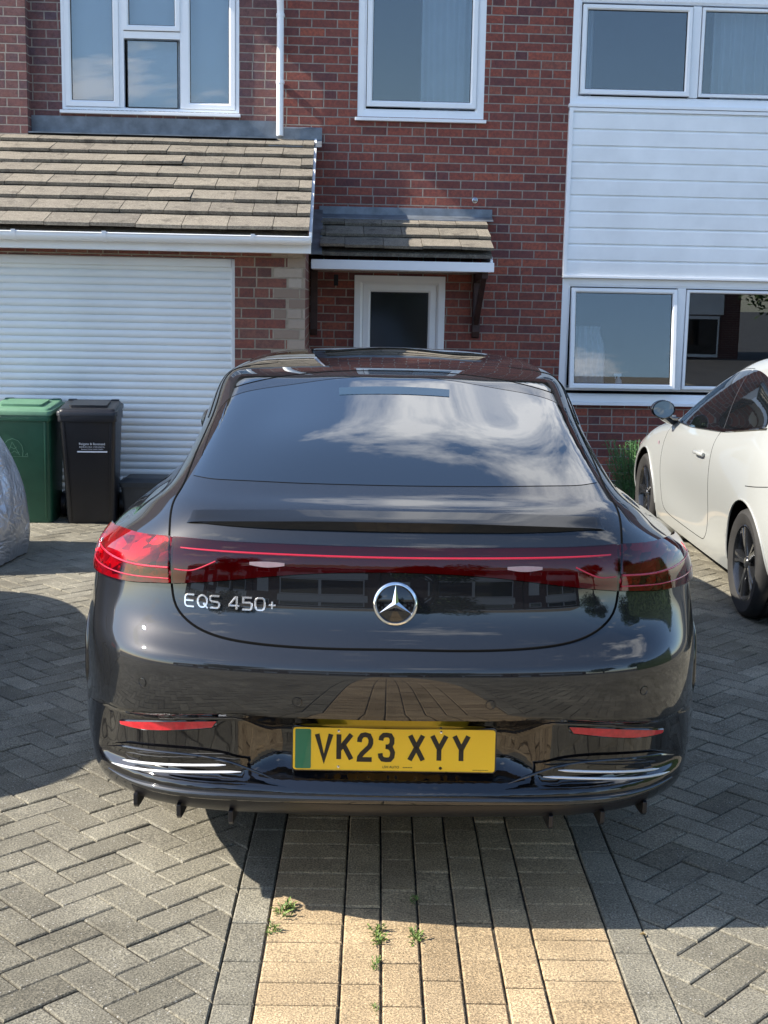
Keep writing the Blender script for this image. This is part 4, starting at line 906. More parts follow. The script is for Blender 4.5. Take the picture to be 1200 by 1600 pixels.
for s_ in (-1, 1):
    t, b_ = lamp_curves(s_)
    ho = patch(BODY, 'tail_lamp', 'lens_h', t, b_, 34, 12, .0015, car, .003)
    def mid(f, i0=0): return [t[i].lerp(b_[i], f) for i in range(i0, len(t))]
    def guide(pts, r, nm='light_guide', m_='red_guide', off=.0115):
        c = smooth_curve(pts, 40); P = []
        for p in c: l, n = BODY.near(p); P.append(l+n*off)
        return MB().tube(P, r, 8).build(nm, m_, ho, smooth=True)
    guide([t[i].lerp(b_[i], f) for i, f in ((0, .66), (1, .64), (2, .60), (3, .52), (4, .42))], .0032)
    guide([t[i].lerp(b_[i], f) for i, f in ((0, .90), (1, .88), (2, .86), (3, .82), (4, .74))], .0022)
    for k in range(7):
        f = .72; i = k*.55; a = int(i); fr = i-a
        p0 = t[a].lerp(t[a+1], fr); p1 = b_[a].lerp(b_[a+1], fr)
        l, n = BODY.near(p0.lerp(p1, .78)); MB().lathe([(0, 0), (.006, 0), (.0075, .003), (0, .006)], 10, 'z', (0, 0, 0)).build('reflector_cell', 'red_guide', ho).matrix_local = Matrix.Translation(l+n*.003) @ n.to_track_quat('Z', 'Y').to_matrix().to_4x4()
    ln = patch(BODY, 'lens', 'red_lens', t, b_, 44, 16, .0125, ho, .0115)
    seam(BODY, 'lamp_gap', t, .0024, ho, n=60); seam(BODY, 'lamp_gap', b_, .0024, ho, n=60)
bt = [(-BX+.004, 1.018), (-.45, 1.019), (-.3, 1.019), (-.15, 1.0175), (0, 1.017)]; bb = [(-BX+.004, .905), (-.50, .915), (-.40, .928), (-.28, .943), (-.14, .953), (0, .956)]
sy = lambda P: P + [(-x, z) for x, z in reversed(P[:-1])]
BT = [rearpt(*p) for p in sy(bt)]; BB = [rearpt(*p) for p in sy(bb)]
bar = patch(BODY, 'light_bar', 'red_dark', BT, BB, 100, 8, .0015, car, .003)
def bar_guide(pts, r, nm, m_):
    P = []
    for p in smooth_curve([(x, 0, z) for x, z in pts], 50):
        l = rearpt(p[0], p[2]); P.append(l+Vector((0, -.0105, .0)))
    return MB().tube(P, r, 8).build(nm, m_, bar, smooth=True)
bar_guide([(-.56, .999), (-.3, .996), (0, .994), (.3, .996), (.56, .999)], .0034, 'light_guide', 'red_guide')
for s_ in (-1, 1):
    bar_guide([(s_*.575, .944), (s_*.535, .944), (s_*.505, .953), (s_*.465, .972)], .0026, 'light_guide', 'red_guide')
    rl = patch(BODY, 'reversing_lamp', 'clear_lamp', [rearpt(s_*x, z) for x, z in ((.285, .973), (.33, .975), (.375, .973))], [rearpt(s_*x, z) for x, z in ((.285, .966), (.33, .961), (.375, .966))], 14, 3, .0128, bar, .004)
patch(BODY, 'lens', 'red_lens', BT, BB, 120, 10, .0115, bar, .0105)
seam(BODY, 'lamp_gap', BT, .0022, bar, n=90); seam(BODY, 'lamp_gap', BB, .0022, bar, n=90)
# spoiler lip: thin blade, tapering to the ends
sv_, sf_ = [], []; ns_ = 81; K = 8
for i in range(ns_):
    u = -1+2*i/(ns_-1); x = .552*u; tp = max(0.0, 1-abs(u)**2.6); y_l = rearpt(x, 1.082-.030*abs(u)**3).y-.012*tp
    A0 = hug(x, y_l+.055); A1 = hug(x, y_l+.035); sl = min(.40, max(.2, (A0.z-A1.z)/.02))
    zt_ = A1.z+.001*tp-sl*.040-.003*(1-tp); und = rearpt(x, max(1.03, zt_-.029*tp-.001))
    tip = Vector((x, min(y_l-.012*tp, und.y-.003), zt_))
    prof = [A0+Vector((0, 0, -.001)), A1+Vector((0, 0, .0015)), (A1+tip)/2+Vector((0, 0, .0012*tp)), tip+Vector((0, .0035, .0014)), tip, tip+Vector((0, .0005, -.004*tp)), Vector((x, min(und.y-.001, tip.y+.010*tp+.001), und.z+.006*tp)), und+Vector((0, .004, .001))]
    if tp < .02: prof = [q+Vector((0, .003, -.003)) for q in prof]
    sv_ += prof
for i in range(ns_-1):
    for k in range(K-1): sf_.append((i*K+k, (i+1)*K+k, (i+1)*K+k+1, i*K+k+1))
spo = MB().add(sv_, sf_).build('spoiler', 'lip', car, smooth=True); auto_smooth(spo, 28)
# emblem
l0 = rearpt(0, .876); n0 = BODY.near(l0)[1]
EM = Matrix.Translation(l0+n0*.0005) @ Matrix.LocRotScale(None, Matrix((Vector((1, 0, 0)), n0.cross(Vector((1, 0, 0))), n0)).transposed().to_quaternion(), None)
em = MB(); er = .0555
em.v = []; em.lathe([(er+.002, 0), (er+.002, .002), (er-.001, .0035), (0, .0035)], 48); bkp = em.build('emblem', 'gloss_black', car, smooth=True); bkp.data.transform(EM)
rg_ = MB(); rg_.lathe([(er+.001, .001), (er+.0005, .006), (er-.003, .0088), (er-.0065, .0088), (er-.0085, .006), (er-.0088, .001)], 64, closed=True); ro = rg_.build('ring', 'chrome', bkp, smooth=True); ro.data.transform(EM)
st = MB(); R0, r0 = er-.007, .0095
pts = []
for k in range(6):
    a_ = R(90+60*k); rr_ = R0 if k % 2 == 0 else r0; pts.append((rr_*math.cos(a_), rr_*math.sin(a_)))
vs = [(x, y, .0042) for x, y in pts] + [(0, 0, .0105)]; fs = [(k, (k+1) % 6, 6) for k in range(6)]
vs2 = [(x, y, .002) for x, y in pts]; fs += [(k, 7+k, 7+(k+1) % 6, (k+1) % 6) for k in range(6)]
so = MB().add(vs+vs2, fs).build('star', 'chrome', bkp); so.data.transform(EM)
# badge lettering
def on_rear(x, z, h): l = rearpt(x, z); return Vector((l.x, l.y-h, l.z))
def glyph(ch):
    w_, h_ = .82, 1.0
    G = {
     'E': [[(w_, h_), (.22, h_), (.06, .9), (0, .72), (0, .28), (.06, .1), (.22, 0), (w_, 0)], [(.0, .5), (w_*.92, .5)]],
     'Q': [arc(w_/2+.02, .5, .42, 0, 360, 16, .5), [(.52, .36), (.92, -.06)]],
     'S': [[(w_, h_), (.16, h_), (.03, .93), (0, .78), (.03, .62), (.16, .53), (.68, .49), (.80, .40), (w_, .24), (.78, .08), (.66, 0), (0, 0)]],
     '4': [[(.62, 0), (.62, 1.0), (.52, 1.0), (0, .36), (0, .27), (.86, .27)]],
     '5': [[(w_, h_), (.06, h_), (.06, .58), (.66, .58), (.78, .50), (w_, .32), (.80, .10), (.68, 0), (0, 0)]],
     '0': [[(.22, h_), (.62, h_), (.78, .88), (w_, .68), (w_, .32), (.78, .12), (.62, 0), (.22, 0), (.06, .12), (0, .32), (0, .68), (.06, .88), (.22, h_)]],
     '+': [[(0.05, .45), (.65, .45)], [(.35, .15), (.35, .75)]]}
    return G[ch]
hgt_ = .030; x_ = -.546; bl_z = .851
txt = 'EQS 450+'
for ch in txt:
    if ch == ' ': x_ += .018; continue
    sc = hgt_; paths = [[(x_+px*sc, bl_z+pz*sc) for px, pz in p] for p in glyph(ch)]
    o = strokes_mesh(paths, .0050, on_rear, .0038).build('badge_letter', 'badge', car)
    x_ += (.0335 if ch != '+' else .03)
# lower bumper: gloss black panel following the recess
def bpt(x, z): return rearpt(x, z)
pan_t = [(-.66, .570), (-.60, .578), (-.5, .588), (-.40, .596), (-.33, .596), (-.27, .593), (-.14, .592), (0, .592)]
pan_b = [(-.70, .362), (-.6, .366), (-.5, .370), (-.40, .374), (-.30, .378), (-.2, .381), (-.1, .382), (0, .383)]
PT = [bpt(*p) for p in sy(pan_t)]; PB = [bpt(*p) for p in sy(pan_b)]
dif = patch(BODY, 'lower_bumper', 'gloss_black', PT, PB, 140, 46, .0022, car, .004, projector=None)
for s_ in (-1, 1):
    t = [bpt(s_*.66, .570), bpt(s_*.72, .557), BODY.near((s_*.785, .28, .542))[0], BODY.near((s_*.838, .40, .515))[0], BODY.near((s_*.870, .52, .465))[0]]
    b_ = [bpt(s_*.70, .362), BODY.near((s_*.765, .27, .358))[0], BODY.near((s_*.82, .36, .355))[0], BODY.near((s_*.862, .46, .36))[0], BODY.near((s_*.885, .56, .375))[0]]
    patch(BODY, 'lower_bumper_corner', 'gloss_black', t, b_, 30, 24, .0022, car, .004)
    # red reflector
    t = [bpt(s_*x, z) for x, z in ((.728, .516), (.65, .536), (.55, .553), (.456, .564))]; b_ = [bpt(s_*x, z) for x, z in ((.726, .508), (.65, .514), (.55, .531), (.468, .546))]
    rr = patch(BODY, 'rear_reflector', 'red_refl', t, b_, 24, 5, .007, car, .006)
    seam(BODY, 'reflector_bezel', t+[t[-1].lerp(b_[-1], .5)]+list(reversed(b_))+[b_[0].lerp(t[0], .5), t[0]], .0035, rr, 'gloss_black', 70, sink=-1)
    for cv_ in (((.720, .412), (.65, .424), (.56, .436), (.43, .450)), ((.758, .388), (.69, .398), (.56, .417), (.39, .434))):
        C = smooth_curve([(s_*x, 0, z) for x, z in cv_], 31); P = []
        for q in C:
            l = SKIN.bvh.ray_cast(Vector((q[0], -2, q[2])), Vector((0, 1, 0)))[0]; n = SKIN.near(l)[1]; P.append(l+n*.004)
        rad = [.0036*min(1, .25+min(i, 30-i)/3) for i in range(31)]
        MB().tube(P, rad, 8).build('chrome_strip', 'satin', car, smooth=True)
    C = smooth_curve([(s_*x, 0, z) for x, z in ((.775, .428), (.74, .442), (.70, .452), (.58, .464), (.46, .462), (.37, .440), (.30, .415))], 50); P = []
    for q in C:
        l = SKIN.bvh.ray_cast(Vector((q[0], -2, q[2])), Vector((0, 1, 0)))[0]; P.append(l+Vector((0, .004, 0)))
    MB().tube(P, [.004*min(1, .3+min(i, 49-i)/8) for i in range(50)], 8).build('scoop_edge', 'gloss_black', car, smooth=True)
    # side arch trim and tow cover, parking sensors
    for (x, z) in ((.652, .655), (.245, .638)):
        l, n = BODY.near(bpt(s_*x, z)); q = n.to_track_quat('Z', 'Y').to_matrix().to_4x4()
        so = MB().lathe([(.0118, -.002), (.0118, .0009), (.0108, .0012), (.0104, .0004), (0, .0009)], 24).build('parking_sensor', 'paint', car, smooth=True); so.matrix_local = Matrix.Translation(l) @ q
        rn = MB().lathe([(.0128, -.002), (.0128, .0006), (.0120, .0006), (.0120, -.002)], 24, closed=True).build('sensor_gap', 'seam', so); 
    # underside fins
    for x, d in ((.690, .0), (.563, .0), (.421, .0)):
        y0 = BODY.rear(s_*x, .325).y+.01
        MB().prism([(y0-.020, .315), (y0-.020, .285), (y0-.008, .274), (y0+.03, .268), (y0+.25, .25), (y0+.26, .31)], s_*x-.006, s_*x+.006, 'x').build('diffuser_fin', 'plastic_black', car, bevel=.002)
# painted skirt lip under the black panel
lipc = [(-.775, .362), (-.70, .356), (-.58, .358), (-.42, .364), (-.2, .370), (0, .372)]
LP = [bpt(*p)+Vector((0, -.004, 0)) for p in sy(lipc)]
MB().tube(smooth_curve(LP, 90), [.012*min(1, .2+min(i, 89-i)/12) for i in range(90)], 12).build('bumper_lip', 'paint', car, smooth=True)
patch(BODY, 'diffuser_panel', 'plastic_black', [bpt(x, z) for x, z in ((-.70, .342), (-.5, .346), (-.25, .354), (0, .356), (.25, .354), (.5, .346), (.70, .342))], [BODY.near((x, .26, .268))[0] for x in (-.66, -.5, -.25, 0, .25, .5, .66)], 60, 8, .003, car, .004)
# number plate
PW, PH, PT_ = .262, .0565, .004
pl_y = bpt(0, .5).y-.030; PLC = Vector((0.004, pl_y, .494))
PM = Matrix.Translation(PLC) @ Matrix.Rotation(R(90-3), 4, 'X')       # local x right, y up, z towards the viewer
def rrect(w_, h_, r, n=5):
    P = []
    for cx, cy, a0 in ((w_-r, h_-r, 0), (-w_+r, h_-r, 90), (-w_+r, -h_+r, 180), (w_-r, -h_+r, 270)): P += arc(cx, cy, r, a0, a0+90, n)
    return P
po = MB().prism(rrect(PW, PH, .008), 0, PT_, 'z').build('number_plate', 'plate_y', car, bevel=.0006); po.data.transform(PM)
MB().prism(rrect(PW+.004, PH+.004, .010), -.02, -.0005, 'z').build('plate_holder', 'gloss_black', car, bevel=.002).data.transform(PM)
gf = MB().prism([(x-.236, y) for x, y in rrect(.0205, .0525, .004, 3)], PT_+.0002, PT_+.0006, 'z').build('green_flash', 'plate_g', po); gf.data.transform(PM)
CH = {
 'V': [[(0, 1), (.5, .0), (1, 1)]], 'K': [[(.1, 0), (.1, 1)], [(1, 1), (.16, .40)], [(.42, .60), (1, 0)]],
 '2': [[(.08, .70), (.10, .84), (.26, .97), (.5, 1.0), (.76, .96), (.90, .80), (.90, .66), (.80, .52), (.28, .24), (.10, .09), (.08, .0), (.98, .0)]],
 '3': [[(.08, .78), (.12, .90), (.28, .99), (.5, 1.0), (.74, .98), (.88, .85), (.88, .68), (.76, .56), (.56, .525), (.42, .525)], [(.42, .525), (.60, .52), (.82, .46), (.94, .30), (.90, .12), (.74, .01), (.48, 0), (.22, .02), (.08, .12), (.04, .26)]],
 'X': [[(.02, 0), (.96, 1)], [(.04, 1), (.98, 0)]], 'Y': [[(0, 1), (.5, .46), (1, 1)], [(.5, .5), (.5, 0)]]}
ch_h, ch_w, sw = .066, .036, .0125; cx0 = [-.200, -.147, -.093, -.0375, .0395, .0985, .156]
for ch, xx in zip('VK23XYY', cx0):
    paths = [[(xx+px*ch_w, -.0265+pz*ch_h) for px, pz in p] for p in CH[ch]]
    o = strokes_mesh(paths, sw, lambda x, y, h: Vector((x, y, PT_+.0003+h)), .0005).build('plate_character', 'plate_k', po); o.data.transform(PM)
T_ = lambda x, y: PM @ Matrix.Translation((x, y, PT_+.0004))
text_mesh('dealer_text', 'LSH AUTO', .0092, 'plate_k', po, T_(-.008, -.0488), .0002)
for q_ in range(6): MB().box(.0235+q_*.0042, .0265+q_*.0042, -.0475, -.0455, PT_+.0002, PT_+.0005).build('small_print', 'plate_k', po).data.transform(PM)
for q_ in range(9): MB().box(.205+q_*.0045, .2083+q_*.0045, -.0515, -.0500, PT_+.0002, PT_+.0005).build('small_print', 'plate_k', po).data.transform(PM)
MB().box(-.262, .262, -.0555, -.0550, PT_+.0002, PT_+.0004).build('plate_border', 'plate_k', po).data.transform(PM)
for xx, yy, m_ in ((-.144, .048, 'chrome'), (.121, .049, 'chrome'), (-.144, -.047, 'chrome'), (.121, -.047, 'plate_k')):
    MB().lathe([(0, .0022), (.003, .0018), (.0042, 0)], 12, 'z', (xx, yy, PT_+.0004)).build('plate_screw', m_, po, smooth=True).data.transform(PM)
# side windows, mirrors, wheel arch lips, door lines
for s_ in (-1, 1):
    def sp(y, z): return BODY.side(y, z, s_)
    sw_ = patch(BODY, 'side_window', 'tint', [sp(y, z) for y, z in ((1.50, 1.15), (1.8, 1.25), (2.2, 1.315), (2.6, 1.29), (3.05, 1.20), (3.42, 1.09))], [sp(y, z) for y, z in ((1.46, 1.11), (1.8, 1.088), (2.2, 1.075), (2.6, 1.068), (3.05, 1.063), (3.45, 1.06))], 50, 14, .0015, car, .004)
    MB().tube([sp(y, z)+Vector((s_*.001, 0, 0)) for y, z in ((1.46, 1.11), (1.8, 1.088), (2.2, 1.075), (2.6, 1.068), (3.05, 1.063), (3.45, 1.06))], .005, 8).build('window_trim', 'chrome', sw_, smooth=True)
    for pts in ([(2.28, 1.06), (2.30, .9), (2.28, .6), (2.30, .35), (2.3, .27)], [(3.3, 1.05), (3.45, .9), (3.5, .6), (3.5, .35), (3.5, .27)], [(1.55, 1.0), (1.42, .85), (1.45, .6), (1.5, .35), (1.5, .27)]):
        seam(BODY, 'door_shut_line', [sp(*p) for p in pts], .003, bodyo, n=40)
    for y in (2.0, 3.0):
        l = sp(y, .86); MB().box(l.x-.004, l.x+.006, y-.11, y+.11, .85, .872).build('door_handle', 'paint', car, bevel=.004)
    mm = MB(); mm.lathe([(0, -.10), (.05, -.085), (.068, -.03), (.07, .04), (.05, .075), (0, .08)], 20, 'y', (0, 0, 0)); mo = mm.build('door_mirror', 'paint', car, smooth=True); mo.location = (s_*.86, 3.25, 1.03); mo.scale = (.9, .7, 1)
    for yy in (1.2, 4.12):
        A_ = []
        for i in range(25):
            a_ = R(-8+196*i/24); y_, z_ = yy+.378*math.cos(a_), .325+.378*math.sin(a_)
            if z_ < .25: continue
            l = sp(y_, z_); A_.append(l+Vector((s_*.002, 0, 0)))
        MB().tube([q_-Vector((s_*.004, 0, 0)) for q_ in A_], .006, 8).build('arch_trim', 'gloss_black', car, smooth=True)
    # vertical air outlet in the bumper corner
    vt = [(s_*x, y, z) for x, y, z in ((.925, .62, .74), (.932, .60, .66), (.930, .58, .58), (.915, .56, .52))]
    P = [BODY.side(y, z, s_)-Vector((s_*.004, 0, 0)) for y, z in ((.60, .74), (.565, .66), (.55, .57), (.56, .49))]
    MB().tube(smooth_curve(P, 30), [.010*min(1, .2+min(i, 29-i)/8) for i in range(30)], 10).build('side_outlet', 'gloss_black', car, smooth=True)
    hd = [(s_*.62, 4.9, .62), (s_*.74, 4.80, .64), (s_*.83, 4.65, .66)]
    patch(BODY, 'headlamp', 'clear_lamp', [BODY.near((a_, b2, c_+.035))[0] for a_, b2, c_ in hd], [BODY.near((a_, b2, c_-.035))[0] for a_, b2, c_ in hd], 16, 5, .003, car, .004)
# ---- white three door hatchback on the right, and a dark one further left that is only known by its shadow
hrows = [
 [(0,.12,.22),(.35,.13,.22),(.60,.18,.22),(.74,.32,.2),(.79,.62,.18),(.80,1.2,.17),(.80,2.2,.17),(.80,3.1,.18),(.74,3.6,.18),(.55,3.82,.18),(.3,3.88,.18),(0,3.9,.18)],
 [(0,.02,.32),(.35,.04,.32),(.64,.1,.32),(.79,.27,.31),(.835,.62,.30),(.818,1.2,.26),(.818,2.2,.26),(.83,3.1,.30),(.79,3.62,.3),(.58,3.88,.3),(.3,3.95,.3),(0,3.97,.3)],
 [(0,0,.43),(.36,.015,.43),(.66,.08,.43),(.81,.26,.43),(.853,.62,.44),(.822,1.2,.38),(.822,2.2,.38),(.846,3.1,.42),(.80,3.62,.41),(.59,3.89,.4),(.3,3.96,.4),(0,3.98,.4)],
 [(0,.005,.54),(.36,.02,.54),(.66,.085,.54),(.81,.265,.55),(.856,.62,.57),(.833,1.2,.51),(.829,2.2,.49),(.85,3.1,.52),(.79,3.61,.50),(.58,3.87,.49),(.3,3.94,.49),(0,3.96,.49)],
 [(0,.03,.66),(.36,.04,.66),(.66,.1,.66),(.80,.28,.67),(.848,.62,.69),(.843,1.2,.64),(.838,2.2,.60),(.838,3.1,.62),(.765,3.57,.60),(.55,3.82,.58),(.3,3.89,.58),(0,3.91,.58)],
 [(0,.05,.78),(.35,.06,.78),(.64,.12,.78),(.785,.29,.79),(.833,.62,.80),(.842,1.2,.755),(.836,2.2,.70),(.812,3.08,.71),(.71,3.48,.685),(.50,3.70,.67),(.28,3.78,.665),(0,3.8,.665)],
 [(0,.08,.89),(.34,.09,.89),(.61,.15,.89),(.755,.31,.89),(.808,.62,.89),(.827,1.2,.845),(.825,2.2,.785),(.775,2.97,.785),(.65,3.28,.775),(.46,3.44,.76),(.25,3.5,.755),(0,3.52,.755)],
 [(0,.105,.985),(.33,.115,.985),(.57,.175,.985),(.71,.345,.98),(.768,.635,.965),(.798,1.2,.905),(.802,2.18,.845),(.735,2.78,.84),(.595,3.02,.835),(.42,3.14,.83),(.22,3.2,.83),(0,3.22,.83)],
 [(0,.13,1.05),(.32,.14,1.05),(.55,.20,1.05),(.68,.38,1.04),(.737,.66,1.02),(.768,1.2,.955),(.772,2.1,.895),(.705,2.65,.885),(.56,2.85,.885),(.40,2.93,.89),(.2,2.97,.89),(0,2.98,.89)],
 [(0,.19,1.15),(.30,.20,1.15),(.51,.26,1.15),(.64,.44,1.145),(.69,.73,1.13),(.722,1.23,1.08),(.727,1.93,1.03),(.665,2.38,1.01),(.525,2.55,1.01),(.37,2.62,1.02),(.18,2.66,1.02),(0,2.67,1.02)],
 [(0,.27,1.25),(.28,.28,1.25),(.47,.34,1.25),(.59,.53,1.245),(.635,.82,1.235),(.66,1.25,1.21),(.66,1.75,1.175),(.605,2.1,1.15),(.48,2.23,1.15),(.34,2.3,1.155),(.17,2.33,1.16),(0,2.34,1.16)],
 [(0,.38,1.33),(.26,.39,1.33),(.43,.45,1.325),(.535,.64,1.32),(.578,.88,1.315),(.598,1.23,1.30),(.593,1.58,1.28),(.54,1.83,1.26),(.43,1.93,1.26),(.30,1.98,1.265),(.15,2.01,1.27),(0,2.02,1.27)],
 [(0,.54,1.385),(.22,.55,1.383),(.36,.60,1.378),(.45,.74,1.373),(.485,.94,1.37),(.50,1.2,1.365),(.49,1.42,1.355),(.445,1.58,1.345),(.36,1.65,1.343),(.25,1.69,1.346),(.12,1.71,1.35),(0,1.72,1.35)],
 [(0,.80,1.410),(.12,.80,1.408),(.2,.83,1.405),(.25,.9,1.402),(.27,.98,1.4),(.28,1.08,1.4),(.27,1.17,1.4),(.25,1.24,1.398),(.2,1.28,1.4),(.14,1.3,1.402),(.07,1.31,1.403),(0,1.31,1.403)],
 [(0,1.0,1.415),(.03,1.0,1.415),(.05,1.01,1.415),(.07,1.03,1.415),(.08,1.05,1.415),(.082,1.07,1.415),(.08,1.09,1.415),(.07,1.1,1.415),(.05,1.11,1.415),(.03,1.115,1.415),(.02,1.118,1.415),(0,1.12,1.415)],
]
HB = Body(hrows, 12, 8)
def hatch(loc, ang, paint, label, glass='tint'):
    c = thing('parked_car', label, 'car', loc, ang)
    wl = [(yy, .292, .335, s_*.56 if s_ > 0 else -1.1, 1.1 if s_ > 0 else -.56) for yy in (.64, 3.12) for s_ in (1, -1)]
    bo = body_mesh(HB, 'body', paint, c, wells=wl)
    for yy in (.64, 3.12):
        for s_ in (1, -1):
            wheel(c, s_*.735, yy, .292, .292, .2, s_, 5, mat='alloy_dark', rim_r=.205)
    for s_ in (-1, 1):
        def sp(y, z): return HB.side(y, z, s_)
        for nm, T_p, B_p in (('door_window', ((1.44, 1.262), (1.7, 1.235), (2.0, 1.165), (2.28, 1.055), (2.50, .945)), ((1.36, .935), (1.7, .915), (2.0, .895), (2.28, .883), (2.54, .878))),
                             ('quarter_window', ((.72, 1.135), (.90, 1.20), (1.1, 1.25), (1.30, 1.268), (1.395, 1.266)), ((.68, 1.025), (.86, .995), (1.0, .977), (1.15, .957), (1.32, .938)))):
            w_ = patch(HB, nm, 'gloss_black', [sp(y, z+.012) for y, z in T_p], [sp(y, z-.012) for y, z in B_p], 30, 12, .0015, c, .003)
            patch(HB, 'glass', glass, [sp(y, z) for y, z in T_p], [sp(y+(.03 if nm == 'quarter_window' and i == 4 else 0), z) for i, (y, z) in enumerate(B_p)], 30, 12, .003, w_, .003)
        patch(HB, 'door_pillar', 'gloss_black', [sp(1.47, 1.272), sp(1.42, 1.273), sp(1.38, 1.272)], [sp(1.40, .924), sp(1.36, .927), sp(1.30, .930)], 6, 14, .002, c, .003)
        seam(HB, 'window_seal', [sp(y, z) for y, z in ((.66, 1.005), (1.0, .963), (1.34, .923), (1.7, .900), (2.1, .877), (2.56, .864))], .007, bo, n=50, mat='gloss_black', sink=-.2)
        for pts in ([(1.385, .915), (1.375, .8), (1.40, .6), (1.43, .40), (1.45, .31), (1.50, .265), (1.6, .25), (2.0, .25), (2.4, .26), (2.55, .30), (2.60, .40), (2.62, .55), (2.60, .75), (2.58, .86)],
                    [(1.39, 1.285), (1.7, 1.26), (2.0, 1.19), (2.28, 1.08), (2.5, .96)],
                    [(.36, .74), (.5, .72), (.64, .705)]):
            seam(HB, 'shut_line', [sp(*p) for p in pts], .0028, bo, n=90, sink=.45)
        # handle with its scooped recess
        l = sp(1.60, .765); ha = MB()
        rc = MB().lathe([(0, .001), (.038, .001), (.045, .0025), (.047, 0)], 24, 'x'); 
        P = [(l.x+s_*.012, 1.50, .766), (l.x+s_*.026, 1.54, .768), (l.x+s_*.028, 1.60, .768), (l.x+s_*.026, 1.66, .765), (l.x+s_*.010, 1.70, .762)]
        MB().tube(smooth_curve(P, 16), .012, 10).build('door_handle', paint, c, smooth=True)
        cup = patch(HB, 'handle_recess', 'cup', [sp(1.55+.05*i/4, .783+.006*math.sin(math.pi*i/4)) for i in range(5)], [sp(1.55+.05*i/4, .742-.006*math.sin(math.pi*i/4)) for i in range(5)], 8, 6, .0012, c, .002)
        ln = sp(2.74, .70); MB().box(ln.x-.002, ln.x+s_*.006+.002, 2.725, 2.76, .69, .715).build('side_repeater', 'clear_lamp', c, bevel=.003)
        # mirror
        ml = Vector((s_*.885, 2.47, .955))
        sh = MB(); prof = [(0, .07), (.045, .06), (.072, .03), (.080, -.01), (.080, -.045), (.074, -.05)]
        sh.lathe(prof, 24, 'y'); mo = sh.build('door_mirror', 'gloss_black', c, smooth=True); mo.location = ml; mo.scale = (1.0, .9, .76)
        mg = MB().lathe([(0, -.046), (.073, -.048)], 24, 'y').build('mirror_glass', 'mirror', mo, smooth=True); mg.rotation_euler = (0, 0, -s_*.1)
        MB().tube([(s_*.87, 2.50, .91), (s_*.81, 2.56, .875), (s_*.77, 2.60, .87)], [.032, .03, .035], 10).build('mirror_arm', 'gloss_black', mo, smooth=True).matrix_parent_inverse = Matrix.Diagonal((1.0, 1/.9, 1/.76, 1)) @ Matrix.Translation(-ml)
        MB().tube([sp(y, z)+Vector((s_*.001, 0, 0)) for y, z in [(.64+.338*math.cos(R(a_)), .292+.338*math.sin(R(a_))) for a_ in range(-6, 190, 7)]], .006, 6).build('arch_lip', paint, c, smooth=True)
        MB().tube([sp(y, z)+Vector((s_*.001, 0, 0)) for y, z in [(3.12+.338*math.cos(R(a_)), .292+.338*math.sin(R(a_))) for a_ in range(-6, 187, 7)]], .006, 6).build('arch_lip', paint, c, smooth=True)
    MB().prism([(.5, .20), (.98, .20), (1.0, .24), (2.6, .24), (2.62, .20), (2.62, .17), (.98, .17)], -.7, .7, 'x').build('floor_pan', 'plastic_black', c)
    def hh(x, y): return HB.bvh.ray_cast(Vector((x, y, 3)), Vector((0, 0, -1)))[0]
    ws = patch(HB, 'windscreen', glass, [hh(x, y) for x, y in ((-.50, 1.80), (-.25, 1.92), (0, 1.95), (.25, 1.92), (.50, 1.80))], [hh(x, y) for x, y in ((-.62, 2.62), (-.3, 2.84), (0, 2.88), (.3, 2.84), (.62, 2.62))], 30, 14, .002, c, .003)
    def rr(x, z): return HB.rear(x, z)
    patch(HB, 'rear_window', glass, [rr(x, z) for x, z in ((-.42, 1.30), (0, 1.33), (.42, 1.30))], [rr(x, z) for x, z in ((-.52, 1.08), (0, 1.05), (.52, 1.08))], 24, 10, .002, c, .003)
    for s_ in (-1, 1):
        patch(HB, 'tail_lamp', 'red_refl', [HB.near(p)[0] for p in ((s_*.62, .15, .93), (s_*.70, .25, .94), (s_*.75, .33, .95))], [HB.near(p)[0] for p in ((s_*.64, .12, .72), (s_*.74, .22, .72), (s_*.79, .32, .74))], 12, 10, .004, c, .004)
        patch(HB, 'headlamp', 'clear_lamp', [HB.near(p)[0] for p in ((s_*.50, 3.72, .64), (s_*.64, 3.6, .67), (s_*.74, 3.4, .72))], [HB.near(p)[0] for p in ((s_*.50, 3.84, .52), (s_*.67, 3.72, .54), (s_*.78, 3.5, .60))], 12, 10, .004, c, .004)
    MB().box(-.6, .6, -.004, .04, .30, .36).build('bumper_insert', 'plastic_black', c, bevel=.004)
    return c
M['cup'] = simple('recess_paint', (0.42, 0.42, 0.40), 0.4, coat=1.0, var=.02)
hatch((3.025, 5.95, 0), R(-1.6), 'paint_white', 'pearl white three door hatchback beside the red brick wall')
dark_hatch = hatch((-2.87, 3.75, 0), R(-1.0), 'paint_blue', 'dark blue three door hatchback beyond the left edge, its shadow on the paving')

dark_hatch.scale = (.93, .83, .93)
